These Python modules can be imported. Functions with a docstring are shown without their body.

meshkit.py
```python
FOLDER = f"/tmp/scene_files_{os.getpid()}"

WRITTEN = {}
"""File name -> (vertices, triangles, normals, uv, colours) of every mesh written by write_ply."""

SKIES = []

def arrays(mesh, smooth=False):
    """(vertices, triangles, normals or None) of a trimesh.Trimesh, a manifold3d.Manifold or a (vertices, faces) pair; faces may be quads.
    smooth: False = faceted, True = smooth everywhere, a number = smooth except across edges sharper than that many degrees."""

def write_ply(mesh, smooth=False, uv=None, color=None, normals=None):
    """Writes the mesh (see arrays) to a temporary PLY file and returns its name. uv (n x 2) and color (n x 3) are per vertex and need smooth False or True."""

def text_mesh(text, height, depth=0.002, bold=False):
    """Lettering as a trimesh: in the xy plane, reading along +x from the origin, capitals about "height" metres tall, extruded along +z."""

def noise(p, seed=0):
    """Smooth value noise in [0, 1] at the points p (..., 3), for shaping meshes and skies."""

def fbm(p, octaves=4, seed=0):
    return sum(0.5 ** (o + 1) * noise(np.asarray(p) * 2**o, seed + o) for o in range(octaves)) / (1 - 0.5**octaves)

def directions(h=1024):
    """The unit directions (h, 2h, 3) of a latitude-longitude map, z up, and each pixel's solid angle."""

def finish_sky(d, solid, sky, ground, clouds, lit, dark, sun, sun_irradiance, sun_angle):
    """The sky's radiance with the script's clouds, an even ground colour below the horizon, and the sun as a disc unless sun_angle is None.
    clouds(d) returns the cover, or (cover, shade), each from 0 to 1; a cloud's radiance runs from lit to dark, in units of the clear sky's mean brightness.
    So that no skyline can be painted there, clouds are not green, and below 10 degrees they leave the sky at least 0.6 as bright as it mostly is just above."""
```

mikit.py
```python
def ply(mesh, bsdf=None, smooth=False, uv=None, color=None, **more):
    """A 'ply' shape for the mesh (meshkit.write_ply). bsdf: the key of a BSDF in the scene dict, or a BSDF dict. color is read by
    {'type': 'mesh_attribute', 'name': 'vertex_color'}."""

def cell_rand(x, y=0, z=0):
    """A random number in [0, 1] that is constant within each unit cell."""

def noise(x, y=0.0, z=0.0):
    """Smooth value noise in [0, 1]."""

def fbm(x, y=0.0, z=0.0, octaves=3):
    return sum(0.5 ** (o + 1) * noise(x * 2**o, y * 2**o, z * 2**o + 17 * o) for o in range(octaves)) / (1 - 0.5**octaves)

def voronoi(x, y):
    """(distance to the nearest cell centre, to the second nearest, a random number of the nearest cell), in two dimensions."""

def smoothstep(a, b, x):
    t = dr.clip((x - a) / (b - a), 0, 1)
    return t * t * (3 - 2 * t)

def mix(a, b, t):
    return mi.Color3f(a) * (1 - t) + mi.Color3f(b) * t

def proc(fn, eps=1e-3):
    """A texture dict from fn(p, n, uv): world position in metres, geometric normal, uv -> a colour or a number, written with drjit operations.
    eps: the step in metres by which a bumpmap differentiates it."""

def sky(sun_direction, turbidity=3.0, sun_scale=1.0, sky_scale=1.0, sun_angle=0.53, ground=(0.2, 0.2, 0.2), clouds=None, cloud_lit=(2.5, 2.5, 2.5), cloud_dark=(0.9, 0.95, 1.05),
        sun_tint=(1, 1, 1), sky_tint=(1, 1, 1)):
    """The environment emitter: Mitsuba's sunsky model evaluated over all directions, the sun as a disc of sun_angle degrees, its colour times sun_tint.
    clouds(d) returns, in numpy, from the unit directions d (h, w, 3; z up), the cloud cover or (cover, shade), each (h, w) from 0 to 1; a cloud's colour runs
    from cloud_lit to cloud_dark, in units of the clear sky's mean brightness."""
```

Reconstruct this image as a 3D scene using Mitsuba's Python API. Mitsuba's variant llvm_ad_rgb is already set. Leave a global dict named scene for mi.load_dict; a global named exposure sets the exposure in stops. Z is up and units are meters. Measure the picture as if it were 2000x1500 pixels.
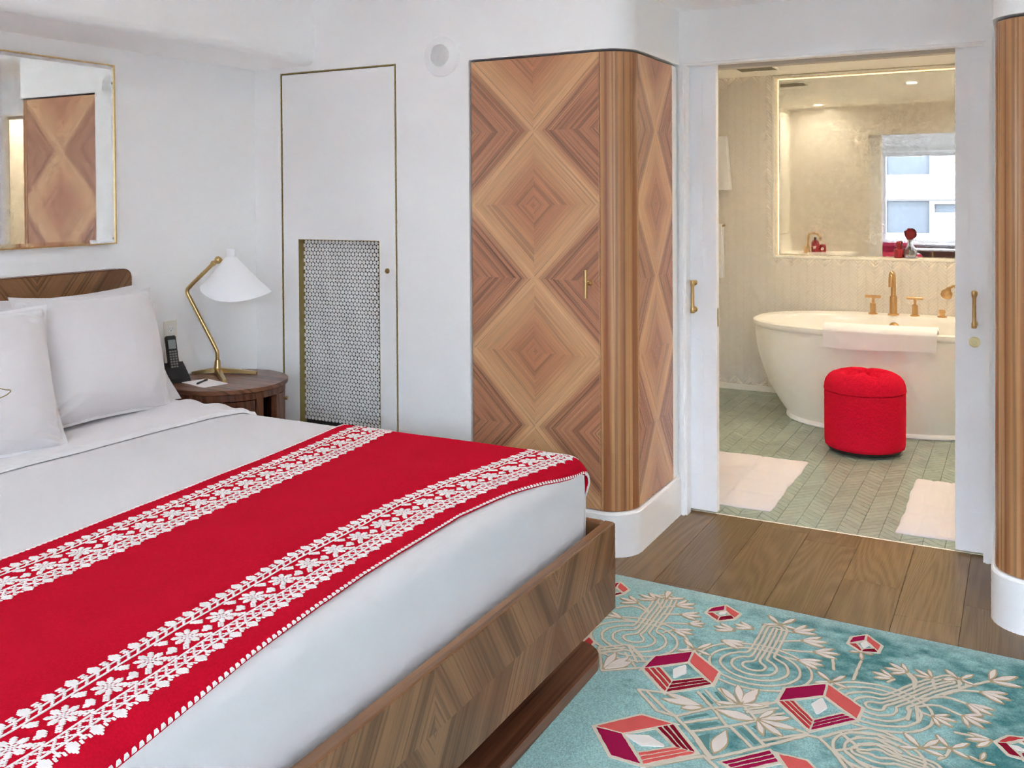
import math, random
import numpy as np, trimesh, mitsuba as mi, drjit as dr
import mikit, meshkit
from mikit import noise, fbm, smoothstep, mix, proc
from shapely.geometry import Polygon, LineString, Point, box as sbox
from shapely.ops import unary_union
from shapely import affinity
T = mi.ScalarTransform4f
PI = math.pi
scene, labels = {}, {}

# ---------------------------------------------------------------- camera, sky, exposure
F_PX, PP_Y = 1847.31, 407.75
CAM = np.array([0.0, 0.0, 1.48])
FWD, UP = np.array([-0.47489, 0.87994, -0.013395]), np.array([-0.00069, 0.01485, 0.99989])
scene['camera'] = {'type': 'perspective', 'fov': math.degrees(2 * math.atan(1000 / F_PX)), 'fov_axis': 'x', 'near_clip': 0.05, 'far_clip': 200.0,
                   'principal_point_offset_x': 0.0, 'principal_point_offset_y': (750 - PP_Y) / 1500,
                   'to_world': T().look_at(origin=CAM.tolist(), target=(CAM + FWD).tolist(), up=UP.tolist())}
exposure = 7.05


def thin_cloud(d):
    return 0.35 + 0.5 * meshkit.fbm(d * 3.0, 4, seed=3)


scene['sky'] = mikit.sky([0.45, 0.62, 0.62], turbidity=3.0, sun_scale=0.06, sky_scale=1.0, ground=(0.35, 0.35, 0.34), clouds=thin_cloud, cloud_lit=(1.25, 1.25, 1.25), cloud_dark=(0.9, 0.92, 0.95), sky_tint=(1.0, 0.96, 0.895))


# ---------------------------------------------------------------- helpers
def tr(m, x=0, y=0, z=0):
    m = m.copy(); m.apply_translation([x, y, z]); return m


def rt(m, ang, axis, pt=(0, 0, 0)):
    m = m.copy(); m.apply_transform(trimesh.transformations.rotation_matrix(ang, axis, pt)); return m


def cat(*ms):
    out = []
    for a in ms:
        out += list(a) if isinstance(a, (list, tuple)) else [a]
    return trimesh.util.concatenate(out) if len(out) > 1 else out[0]


def box(x0, x1, y0, y1, z0, z1):
    return trimesh.creation.box(bounds=[[min(x0, x1), min(y0, y1), min(z0, z1)], [max(x0, x1), max(y0, y1), max(z0, z1)]])


def cbox(x0, x1, y0, y1, z0, z1, c=0.003):
    """a box with bevelled edges"""
    lo, hi = np.minimum([x0, y0, z0], [x1, y1, z1]), np.maximum([x0, y0, z0], [x1, y1, z1])
    c = min(c, 0.45 * float((hi - lo).min()))
    pts = []
    for i in (0, 1):
        for j in (0, 1):
            for k in (0, 1):
                p = np.array([(lo, hi)[i][0], (lo, hi)[j][1], (lo, hi)[k][2]])
                s = np.array([1 - 2 * i, 1 - 2 * j, 1 - 2 * k]) * c
                for m in range(3):
                    q = p + s; q[m] = p[m]; pts.append(q)
    return trimesh.Trimesh(pts).convex_hull


def extr(poly, z0, z1):
    ps = list(poly.geoms) if hasattr(poly, 'geoms') else [poly]
    return cat([tr(trimesh.creation.extrude_polygon(p, z1 - z0, engine='earcut'), 0, 0, z0) for p in ps if p.area > 1e-9])


def lathe(prof, n=40, arc=None):
    """profile [(r, z)] about the z axis"""
    prof = np.array(prof, float)
    a = np.linspace(0, 2 * PI, n, endpoint=False)
    v = np.stack([np.outer(prof[:, 0], np.cos(a)), np.outer(prof[:, 0], np.sin(a)), np.repeat(prof[:, 1:2], n, 1)], -1).reshape(-1, 3)
    f = []
    for i in range(len(prof) - 1):
        for j in range(n):
            a0, a1, b0, b1 = i * n + j, i * n + (j + 1) % n, (i + 1) * n + j, (i + 1) * n + (j + 1) % n
            f += [[a0, a1, b1], [a0, b1, b0]]
    return trimesh.Trimesh(v, f, process=False)


def tube(pts, r, n=10, cap=True):
    pts = np.array(pts, float)
    rr = np.broadcast_to(np.array(r, float), (len(pts),))
    tg = np.gradient(pts, axis=0); tg /= np.linalg.norm(tg, axis=1, keepdims=True)
    x = np.cross(tg[0], [0, 0, 1] if abs(tg[0][2]) < 0.9 else [1, 0, 0]); x /= np.linalg.norm(x)
    rings = []
    a = np.linspace(0, 2 * PI, n, endpoint=False)
    for p, t, q in zip(pts, tg, rr):
        x = x - t * (x @ t); x /= np.linalg.norm(x)
        y = np.cross(t, x)
        rings.append(p + q * (np.outer(np.cos(a), x) + np.outer(np.sin(a), y)))
    v = np.vstack(rings); f = []
    for i in range(len(pts) - 1):
        for j in range(n):
            a0, a1, b0, b1 = i * n + j, i * n + (j + 1) % n, (i + 1) * n + j, (i + 1) * n + (j + 1) % n
            f += [[a0, a1, b1], [a0, b1, b0]]
    if cap:
        c0, c1 = len(v), len(v) + 1
        v = np.vstack([v, pts[:1], pts[-1:]])
        for j in range(n):
            f += [[c0, (j + 1) % n, j], [c1, (len(pts) - 1) * n + j, (len(pts) - 1) * n + (j + 1) % n]]
    return trimesh.Trimesh(v, f, process=False)


def smooth_path(pts, k=8):
    """rounds the corners of a polyline (Chaikin)"""
    p = np.array(pts, float)
    for _ in range(k):
        q = [p[0]]
        for a, b in zip(p[:-1], p[1:]):
            q += [a * 0.75 + b * 0.25, a * 0.25 + b * 0.75]
        p = np.array(q + [p[-1]])
    return p


def rod(p, q, r, n=14):
    return tube([p, q], r, n)


def grid(fn, us, vs):
    """mesh of fn(u, v) -> (..., 3) over a grid"""
    U, V = np.meshgrid(us, vs, indexing='ij')
    P = fn(U, V).reshape(-1, 3)
    nu, nv = len(us), len(vs)
    i = np.arange(nu - 1)[:, None] * nv + np.arange(nv - 1)[None]
    i = i.ravel()
    f = np.vstack([np.stack([i, i + nv, i + nv + 1], 1), np.stack([i, i + nv + 1, i + 1], 1)])
    return trimesh.Trimesh(P, f, process=False)


def slab_grid(top, under, us, vs):
    """closed cloth: a top grid, an under grid and the rim between them"""
    U, V = np.meshgrid(us, vs, indexing='ij')
    A, B = top(U, V).reshape(-1, 3), under(U, V).reshape(-1, 3)
    nu, nv = len(us), len(vs); n = nu * nv
    i = (np.arange(nu - 1)[:, None] * nv + np.arange(nv - 1)[None]).ravel()
    f = [np.stack([i, i + nv, i + nv + 1], 1), np.stack([i, i + nv + 1, i + 1], 1), np.stack([i + n, i + nv + 1 + n, i + nv + n], 1), np.stack([i + n, i + 1 + n, i + nv + 1 + n], 1)]
    idx = np.arange(n).reshape(nu, nv)
    rim = np.concatenate([idx[:, 0], idx[-1, 1:], idx[-2::-1, -1], idx[0, -2:0:-1]])
    nx = np.roll(rim, -1)
    f += [np.stack([rim, rim + n, nx + n], 1), np.stack([rim, nx + n, nx], 1)]
    return trimesh.Trimesh(np.vstack([A, B]), np.vstack(f), process=False)


def diff(a, *bs):
    return trimesh.boolean.difference([a, *bs], engine='manifold')


used = {}


def numbered(name):
    n = used.get(name, 0); used[name] = n + 1
    return name if n == 0 else f'{name}_{n:03d}'


def obj(name, mesh, mat, parent=None, smooth=False, uv=None, color=None, label=None, kind=None, flip=False):
    key = numbered(f'{parent}__{name}' if parent else name)
    if (uv is not None or color is not None) and smooth is not True and smooth is not False: smooth = True
    scene[key] = mikit.ply(mesh, mat, smooth=smooth, uv=uv, color=color)
    if flip:
        scene[key]['flip_normals'] = True
    if label: labels.setdefault(key, {})['label'] = label
    if kind: labels.setdefault(key, {})['kind'] = kind
    return key


def thing(name, label, category, group=None):
    key = numbered(name)
    labels[key] = {'label': label, 'category': category}
    if group: labels[key]['group'] = group
    return key


def tag(key, label, category, group=None):
    labels.setdefault(key, {}).update({'label': label, 'category': category})
    if group: labels[key]['group'] = group
    return key


def struct(name, mesh, mat, smooth=False, label=None, uv=None):
    key = obj(name, mesh, mat, smooth=smooth, uv=uv)
    labels[key] = {'kind': 'structure'}
    if label: labels[key]['label'] = label
    return key


def struct_root(name, label=None):
    key = numbered(name); labels[key] = {'kind': 'structure'}
    if label: labels[key]['label'] = label
    return key


def mat(key, color, rough=0.5, metal=0.0, spec=0.5, two=True, bump=None, **k):
    b = {'type': 'principled', 'base_color': color if isinstance(color, dict) else {'type': 'rgb', 'value': list(color)},
         'roughness': rough if isinstance(rough, dict) else float(rough), 'metallic': float(metal), 'specular': float(spec), **k}
    if metal: b.pop('specular')
    if bump: b = {'type': 'bumpmap', 'tex': bump[0], 'scale': bump[1], 'bsdf': b}
    scene[key] = {'type': 'twosided', 'bsdf': b} if two else b
    return key


def srgb(r, g, b, k=1.0):
    c = np.array([r, g, b]) / 255.0
    c = np.where(c < 0.04045, c / 12.92, ((c + 0.055) / 1.055) ** 2.4) * k
    return tuple(float(x) for x in np.clip(c, 0, 0.92))


# ---------------------------------------------------------------- materials
mat('m_wall', (0.88, 0.88, 0.875), 0.55)
mat('m_ceiling', (0.87, 0.87, 0.865), 0.8)
mat('m_trim', (0.88, 0.88, 0.88), 0.3)
mat('m_lacquer', (0.87, 0.87, 0.865), 0.24)
mat('m_brass', (0.60, 0.43, 0.19), 0.26, 1.0)
mat('m_brass_dark', (0.36, 0.25, 0.10), 0.35, 1.0)
mat('m_bronze_gold', (0.66, 0.42, 0.20), 0.25, 1.0)
mat('m_brass_flat', (0.25, 0.19, 0.06), 0.5)
mat('m_pale_brass', (0.80, 0.72, 0.42), 0.4)
mat('m_black', (0.012, 0.012, 0.012), 0.4)
mat('m_charcoal', (0.02, 0.02, 0.022), 0.6)
mat('m_white_plastic', (0.82, 0.82, 0.80), 0.35)
mat('m_enamel', (0.87, 0.88, 0.90), 0.35)
mat('m_tub', (0.87, 0.855, 0.81), 0.08, spec=0.5, clearcoat=0.6, clearcoat_gloss=0.95)
mat('m_cotton', (0.665, 0.645, 0.65), 0.9, sheen=0.3)
mat('m_sheet', (0.64, 0.62, 0.625), 0.85, sheen=0.3)
mat('m_dark_wood', srgb(70, 38, 22), 0.35)
mat('m_chrome_screen', (0.25, 0.28, 0.28), 0.2)
mat('m_dark_back', (0.035, 0.037, 0.037), 0.6)
mat('m_key', (0.22, 0.21, 0.20), 0.5)
mat('m_paper', (0.84, 0.78, 0.78), 0.7)
mat('m_red_glass', (0.28, 0.003, 0.012), 0.08, clearcoat=0.8, clearcoat_gloss=0.95)
mat('m_rose', (0.22, 0.012, 0.02), 0.6, sheen=0.5)
mat('m_stem', (0.08, 0.11, 0.03), 0.6)
mat('m_window_frame', (0.82, 0.82, 0.82), 0.35)
mat('m_blind', (0.72, 0.72, 0.70), 0.9)
mat('m_facade', (0.14, 0.14, 0.147), 0.8)
mat('m_facade_glass', (0.030, 0.040, 0.056), 0.3)
mat('m_facade_grille', (0.25, 0.23, 0.17), 0.6)
mat('m_thread', (0.70, 0.665, 0.645), 0.9)
mat('m_ivory_plate', (0.80, 0.76, 0.68), 0.35)
mat('m_grille', (0.84, 0.84, 0.83), 0.4)
mat('m_grout', (0.54, 0.495, 0.425), 0.8)
mat('m_floor_grout', (0.135, 0.17, 0.14), 0.7)
mat('m_wall_tile', (0.76, 0.72, 0.66), 0.22)
mat('m_bath_paint', (0.80, 0.78, 0.72), 0.6)
mat('m_mirror', (0.93, 0.93, 0.92), 0.0, 1.0)
scene['m_mirror'] = {'type': 'twosided', 'bsdf': {'type': 'conductor', 'material': 'none', 'specular_reflectance': {'type': 'rgb', 'value': [0.92, 0.93, 0.92]}}}
scene['m_pane'] = {'type': 'thindielectric', 'int_ior': 1.5}
scene['m_glass'] = {'type': 'dielectric', 'int_ior': 1.5}
scene['m_vcol'] = {'type': 'twosided', 'bsdf': {'type': 'principled', 'base_color': {'type': 'mesh_attribute', 'name': 'vertex_color'}, 'roughness': 0.95, 'specular': 0.1}}


def veneer_fn(p, n, uv):
    u, v = uv.x, uv.y
    wob = 0.004 * noise(v * 3.0, u * 6.0)
    w = u + wob
    slow, mid, fine = noise(w * 22.0, v * 0.8, 3.0), noise(w * 135.0, v * 1.2, 7.0), noise(w * 420.0, v * 9.0, 1.0)
    c = mix((0.42, 0.178, 0.090), (0.53, 0.285, 0.142), smoothstep(0.05, 0.19, w))
    c = mix(c, (0.38, 0.15, 0.08), 0.5 * smoothstep(0.5, 0.85, slow) * smoothstep(0.16, 0.05, dr.abs(w - 0.02)))
    edge = smoothstep(0.235, 0.27, w)
    c = mix(c, (0.40, 0.178, 0.098), edge)
    c = mix(c, (0.60, 0.35, 0.185), 0.7 * smoothstep(0.02, 0.006, dr.abs(w - 0.222)))
    thin = noise(w * 290.0, v * 0.9, 11.0)
    c = mix(c, (0.165, 0.066, 0.038), edge * (0.5 * smoothstep(0.58, 0.70, mid) + 0.42 * smoothstep(0.55, 0.7, thin)))
    c = mix(c, (0.64, 0.37, 0.19), 0.45 * smoothstep(0.80, 0.93, thin))
    c = mix(c, (0.22, 0.095, 0.05), (1 - edge) * 0.42 * smoothstep(0.5, 0.9, mid))
    return c * (0.98 + 0.30 * fine)


def column_fn(p, n, uv):
    u, v = uv.x, uv.y
    w = u + 0.003 * noise(v * 1.2, u * 8.0)
    slow, mid, fine = noise(w * 30.0, v * 0.25, 5.0), noise(w * 150.0, v * 0.5, 2.0), noise(w * 600.0, v * 5.0, 1.0)
    c = mix((0.31, 0.112, 0.044), (0.52, 0.27, 0.12), smoothstep(0.2, 0.75, slow))
    c = mix(c, (0.17, 0.06, 0.03), 0.5 * smoothstep(0.55, 0.8, mid))
    return c * (0.88 + 0.24 * fine)


def rail_fn(p, n, uv):
    u, v = uv.x, uv.y
    w = u + 0.003 * noise(v * 4.0, u * 9.0)
    slow, mid, fine = noise(w * 24.0, v * 1.0, 5.0), noise(w * 190.0, v * 2.0, 2.0), noise(w * 620.0, v * 14.0, 1.0)
    c = mix((0.142, 0.062, 0.024), (0.240, 0.116, 0.050), smoothstep(0.2, 0.8, slow))
    c = mix(c, (0.066, 0.028, 0.012), 0.5 * smoothstep(0.45, 0.85, mid))
    return c * (0.84 + 0.32 * fine)


def walnut_fn(p, n, uv):
    w = uv.x + 0.012 * noise(uv.y * 2.5, uv.x * 5.0)
    s, m, fine = noise(w * 20.0, uv.y * 0.7, 4.0), noise(w * 110.0, uv.y * 1.2, 2.0), noise(w * 500.0, uv.y * 9.0)
    c = mix((0.085, 0.028, 0.014), (0.19, 0.075, 0.036), s)
    return mix(c, (0.04, 0.014, 0.008), 0.6 * smoothstep(0.5, 0.8, m)) * (0.85 + 0.3 * fine)


def oak_fn(p, n, uv):
    u, v = uv.x, uv.y
    cath = noise(u * 11.0 + 1.2 * noise(v * 1.1, u * 3.0), v * 0.8, 2.0)
    rings = 0.5 + 0.5 * dr.sin(cath * 64.0)
    fine, tone = noise(u * 420.0, v * 10.0, 1.0), noise(dr.floor(u) * 3.7, 0.3, 5.0)
    c = mix((0.122, 0.066, 0.021), (0.185, 0.109, 0.040), 0.45 * rings + 0.55 * fine)
    return c * (0.80 + 0.40 * tone)


def red_fn(p, n, uv):
    w = 0.9 + 0.2 * noise(p.x * 420.0, p.y * 420.0, p.z * 420.0) + 0.10 * (noise(p.x * 14.0, p.y * 14.0, p.z * 14.0) - 0.5)
    return mi.Color3f(0.43, 0.0045, 0.020) * w


def red_weave(p, n, uv):
    return 0.5 + 0.25 * dr.sin(uv.x * 2 * PI / 0.006) * dr.sin(uv.y * 2 * PI / 0.006) + 0.3 * noise(uv.x * 400.0, uv.y * 400.0)


def stool_fn(p, n, uv):
    return mi.Color3f(0.60, 0.009, 0.033) * (0.72 + 0.5 * noise(p.x * 210.0, p.y * 210.0, p.z * 330.0))


def teal_fn(p, n, uv):
    big = fbm(p.x * 2.2 + 3.0, p.y * 2.2, 1.0)
    big = dr.clip(big + 0.30 * (p.x + 0.75), 0, 1)
    sm = fbm(p.x * 22.0, p.y * 30.0, 5.0)
    fine = noise(p.x * 330.0, p.y * 330.0, 1.0)
    c = mix((0.335, 0.55, 0.53), (0.065, 0.225, 0.225), smoothstep(0.42, 0.74, 0.62 * big + 0.38 * sm))
    c = mix(c, (0.40, 0.56, 0.55), 0.75 * smoothstep(3.28, 3.37, p.y))
    return c * (0.66 + 0.44 * fine)


def pile_fn(p, n, uv):
    return noise(p.x * 260.0, p.y * 260.0, 1.0)


def dots_fn(p, n, uv):
    a, b = uv.x / 0.0042, uv.y / 0.0042
    b2 = dr.floor(b); a = a + 0.5 * (b2 - 2 * dr.floor(b2 / 2))
    d = dr.sqrt(dr.square(a - dr.floor(a) - 0.5) + dr.square(b - b2 - 0.5))
    return mix((0.28, 0.28, 0.28), (0.80, 0.80, 0.79), smoothstep(0.28, 0.36, d))


def cloth_bump(p, n, uv):
    return noise(p.x * 900.0, p.y * 900.0, p.z * 900.0) + 0.9 * fbm(p.x * 9.0, p.y * 9.0, p.z * 9.0)


def terry_bump(p, n, uv):
    return noise(p.x * 300.0, p.y * 300.0, p.z * 300.0)


def tilefloor_fn(p, n, uv):
    return mix((0.27, 0.325, 0.27), (0.345, 0.40, 0.335), noise(uv.x * 3.0, uv.y * 3.0)) * (0.94 + 0.12 * noise(p.x * 60.0, p.y * 60.0))


mat('m_veneer', proc(veneer_fn), 0.33)
mat('m_column', proc(column_fn), 0.26)
mat('m_rail', proc(rail_fn), 0.35)
mat('m_walnut', proc(walnut_fn), 0.3)
mat('m_oak', proc(oak_fn), 0.38)
mat('m_red_wool', proc(red_fn), 0.95, sheen=0.08, spec=0.04)
mat('m_red_weave', proc(stool_fn), 0.95, spec=0.05, sheen=0.1, bump=(proc(red_weave), 0.0012))
mat('m_red_plain', (0.42, 0.02, 0.06), 0.85)
mat('m_teal', proc(teal_fn), 0.95, spec=0.1, sheen=0.4, bump=(proc(pile_fn), 0.003))
scene['m_vcol'] = {'type': 'twosided', 'bsdf': {'type': 'bumpmap', 'tex': proc(pile_fn), 'scale': 0.003, 'bsdf': scene['m_vcol']['bsdf']}}
mat('m_speaker_mesh', proc(dots_fn), 0.5)
mat('m_duvet', (0.595, 0.58, 0.585), 0.9, spec=0.2, sheen=0.25, bump=(proc(cloth_bump), 0.0011))
mat('m_terry', (0.88, 0.87, 0.88), 0.95, spec=0.1, sheen=0.4, bump=(proc(terry_bump), 0.004))
mat('m_mat_cotton', (0.72, 0.67, 0.68), 0.95, spec=0.1, sheen=0.3, bump=(proc(terry_bump), 0.003))
mat('m_floor_tile', proc(tilefloor_fn), 0.28)


def lit(key, mesh, rgb, parent=None, base='m_white_plastic', label=None):
    k = obj(key, mesh, base, parent, label=label)
    scene[k]['emitter'] = {'type': 'area', 'radiance': {'type': 'rgb', 'value': list(rgb)}}
    return k
LAMP_BATH, LAMP_BED, STRIP = 5.6, 1.4, 0.014

# ---------------------------------------------------------------- the setting: bedroom shell
XL, YW, XR, YB, ZC = -3.391, 3.57, 2.7, -1.8, 2.75
WZ0, WZ1 = 0.184, 2.072                       # wardrobe between plinth and soffit
OX0, OX1, OY = -1.393, -0.092, 4.215          # the door recess between the wardrobes
BX0, BX1, BY0, BY1, BZ = -2.12, 0.42, 4.40, 7.12, 2.365   # bathroom


def arc(cx, cy, r, a0, a1, n=14):
    return [(cx + r * math.cos(a), cy + r * math.sin(a)) for a in np.linspace(math.radians(a0), math.radians(a1), n)]


def wardrobe_plan(inset=0.0, left=-2.14, back=OY):
    """plan of the wardrobe block with its rounded front corner"""
    r, x1, y0 = 0.128, OX0 - inset, YW + inset
    return Polygon([(left, back), (left, y0)] + arc(x1 - r, y0 + r, r, -90, 0) + [(x1, back)])


MIRX = OX0 + OX1


def mirrored(poly):
    return Polygon([(MIRX - x, y) for x, y in poly.exterior.coords])


# floor: oak planks running towards the bathroom
random.seed(7); np.random.seed(7)
struct('floor', box(XL, XR, YB, 4.293, -0.05, -0.004), 'm_dark_wood')
pw = 0.212
for i in range(-13, 15):
    x1 = -0.184 + pw * i; x0 = x1 - pw
    if x0 < XL or x1 > XR: continue
    y = YB - random.uniform(0, 1.4)
    while y < 4.293:
        ln = random.uniform(1.1, 1.9)
        a, b = max(y, YB), min(y + ln, 4.293); y += ln
        if b - a < 0.03: continue
        m = cbox(x0 + 0.0006, x1 - 0.0006, a + 0.0006, b - 0.0006, -0.004, 0.0, 0.0012)
        k = random.randint(0, 60)
        uv = np.stack([m.vertices[:, 0] - x0 + k + 0.3, m.vertices[:, 1] + 3.1 * k], 1)
        obj('plank', m, 'm_oak', 'floor', uv=uv)
struct('wall_left', box(XL - 0.15, XL, YB - 0.1, YW + 0.1, 0, ZC), 'm_wall')
beam = extr(Polygon([(XL, ZC), (XL, 2.116)] + [(x, z) for x, z in arc(-3.003 - 0.045, 2.116 + 0.045, 0.045, -90, 0, 10)] + [(-3.003, ZC)]), 0, YW - YB)
beam = beam.copy(); beam.vertices = np.stack([beam.vertices[:, 0], YW - beam.vertices[:, 2], beam.vertices[:, 1]], 1); beam.invert()
beam.fix_normals()
obj('beam', beam, 'm_wall', 'wall_left', smooth=40)
# back wall with the opening of the service door, and the block over the wardrobes
wb = box(XL - 0.15, -2.14, YW, OY, 0, ZC)
wb = diff(wb, box(-3.219, -2.527, YW - 0.1, YW + 0.09, 0.10, 2.090))
struct('wall_back', wb, 'm_wall')
over = extr(wardrobe_plan(0.0), WZ1 + 0.006, ZC)
obj('soffit', over, 'm_wall', 'wall_back', smooth=40)
obj('soffit', extr(mirrored(wardrobe_plan(0.0, left=-2.8)), WZ1 + 0.006, ZC), 'm_wall', 'wall_back', smooth=40)
obj('header', box(OX0, OX1, YW, OY, 2.325, ZC), 'm_ceiling', 'wall_back')
struct('wall_right', box(XR, XR + 0.2, YB - 0.1, YW + 0.1, 0, ZC), 'm_wall')
obj('return', box(1.3, XR + 0.2, YW, OY + 0.2, 0, ZC), 'm_wall', 'wall_right')
struct('wall_front', diff(box(XL - 0.15, XR + 0.2, YB - 0.2, YB, 0, ZC), box(-1.985, -0.25, YB - 0.3, YB + 0.1, 0.70, 2.12), box(-0.15, 2.6, YB - 0.3, YB + 0.1, 0.12, 2.62)), 'm_wall')
struct('ceiling', box(XL - 0.15, XR + 0.2, YB - 0.2, OY + 0.3, ZC, ZC + 0.1), 'm_ceiling')
# plinths of the two wardrobes
for mir in (0, 1):
    outer, inner = wardrobe_plan(-0.004), wardrobe_plan(0.004)
    if mir: outer, inner = mirrored(wardrobe_plan(-0.004, left=-2.8)), mirrored(wardrobe_plan(0.004, left=-2.8))
    k = struct('baseboard_right' if mir else 'baseboard_left', cat(extr(outer, 0, WZ0 - 0.012), extr(inner, WZ0 - 0.012, WZ0 - 0.002)), 'm_lacquer', smooth=35)

# service door in the back wall with its perforated screen
d = struct_root('door_1', 'flush white service door with thin brass edging and a perforated screen')
leaf = diff(cbox(-3.210, -2.536, YW - 0.001, YW + 0.04, 0.11, 2.081, 0.002), box(-3.112, -2.627, YW - 0.05, YW + 0.1, 0.2, 1.276))
obj('leaf', leaf, 'm_lacquer', d)
fr = [box(-3.2175, -3.2125, YW - 0.003, YW + 0.05, 0.10, 2.0885), box(-2.5335, -2.5285, YW - 0.003, YW + 0.05, 0.10, 2.0885), box(-3.2175, -2.5285, YW - 0.003, YW + 0.05, 2.0835, 2.0885)]
obj('edging', cat(*fr), 'm_brass_flat', d, label='thin brass edging')
rv = [box(-3.112, -3.109, YW - 0.002, YW + 0.05, 0.2, 1.276), box(-2.630, -2.627, YW - 0.002, YW + 0.05, 0.2, 1.276), box(-3.112, -2.627, YW - 0.002, YW + 0.05, 1.273, 1.276)]
obj('reveal', cat(*rv), 'm_brass_flat', d, label='brass reveal around the screen')
obj('backing', box(-3.109, -2.630, YW + 0.046, YW + 0.05, 0.2, 1.273), 'm_dark_back', d)
st, pit = [], 0.0212
star = Polygon([((0.53 if k % 2 == 0 else 0.36) * pit * math.cos(k * PI / 6), (0.53 if k % 2 == 0 else 0.36) * pit * math.sin(k * PI / 6)) for k in range(12)])
one = extr(star, 0, 0.0025)
one = rt(one, PI / 2, [1, 0, 0])
sv, sf = one.vertices, one.faces
vs, fs, c = [], [], 0
row = 0; z = 0.40
while z < 1.272:
    x = -3.104 + (0.5 * pit if row % 2 else 0)
    while x < -2.632:
        v = sv + [x, YW + 0.034, z]
        v[:, 0] = np.clip(v[:, 0], -3.109, -2.630); v[:, 2] = np.clip(v[:, 2], 0.2, 1.273)
        vs.append(v); fs.append(sf + c); c += len(sv); x += pit
    z += pit * 0.866; row += 1
obj('screen', trimesh.Trimesh(np.vstack(vs), np.vstack(fs), process=False), 'm_grille', d, label='white perforated star pattern screen')
obj('lock', rt(lathe([(0, 0.006), (0.010, 0.006), (0.012, 0.004), (0.012, 0)], 24), PI / 2, [1, 0, 0]).apply_translation([-2.582, YW - 0.001, 1.138]), 'm_brass_dark', d, label='small brass lock')

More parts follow.
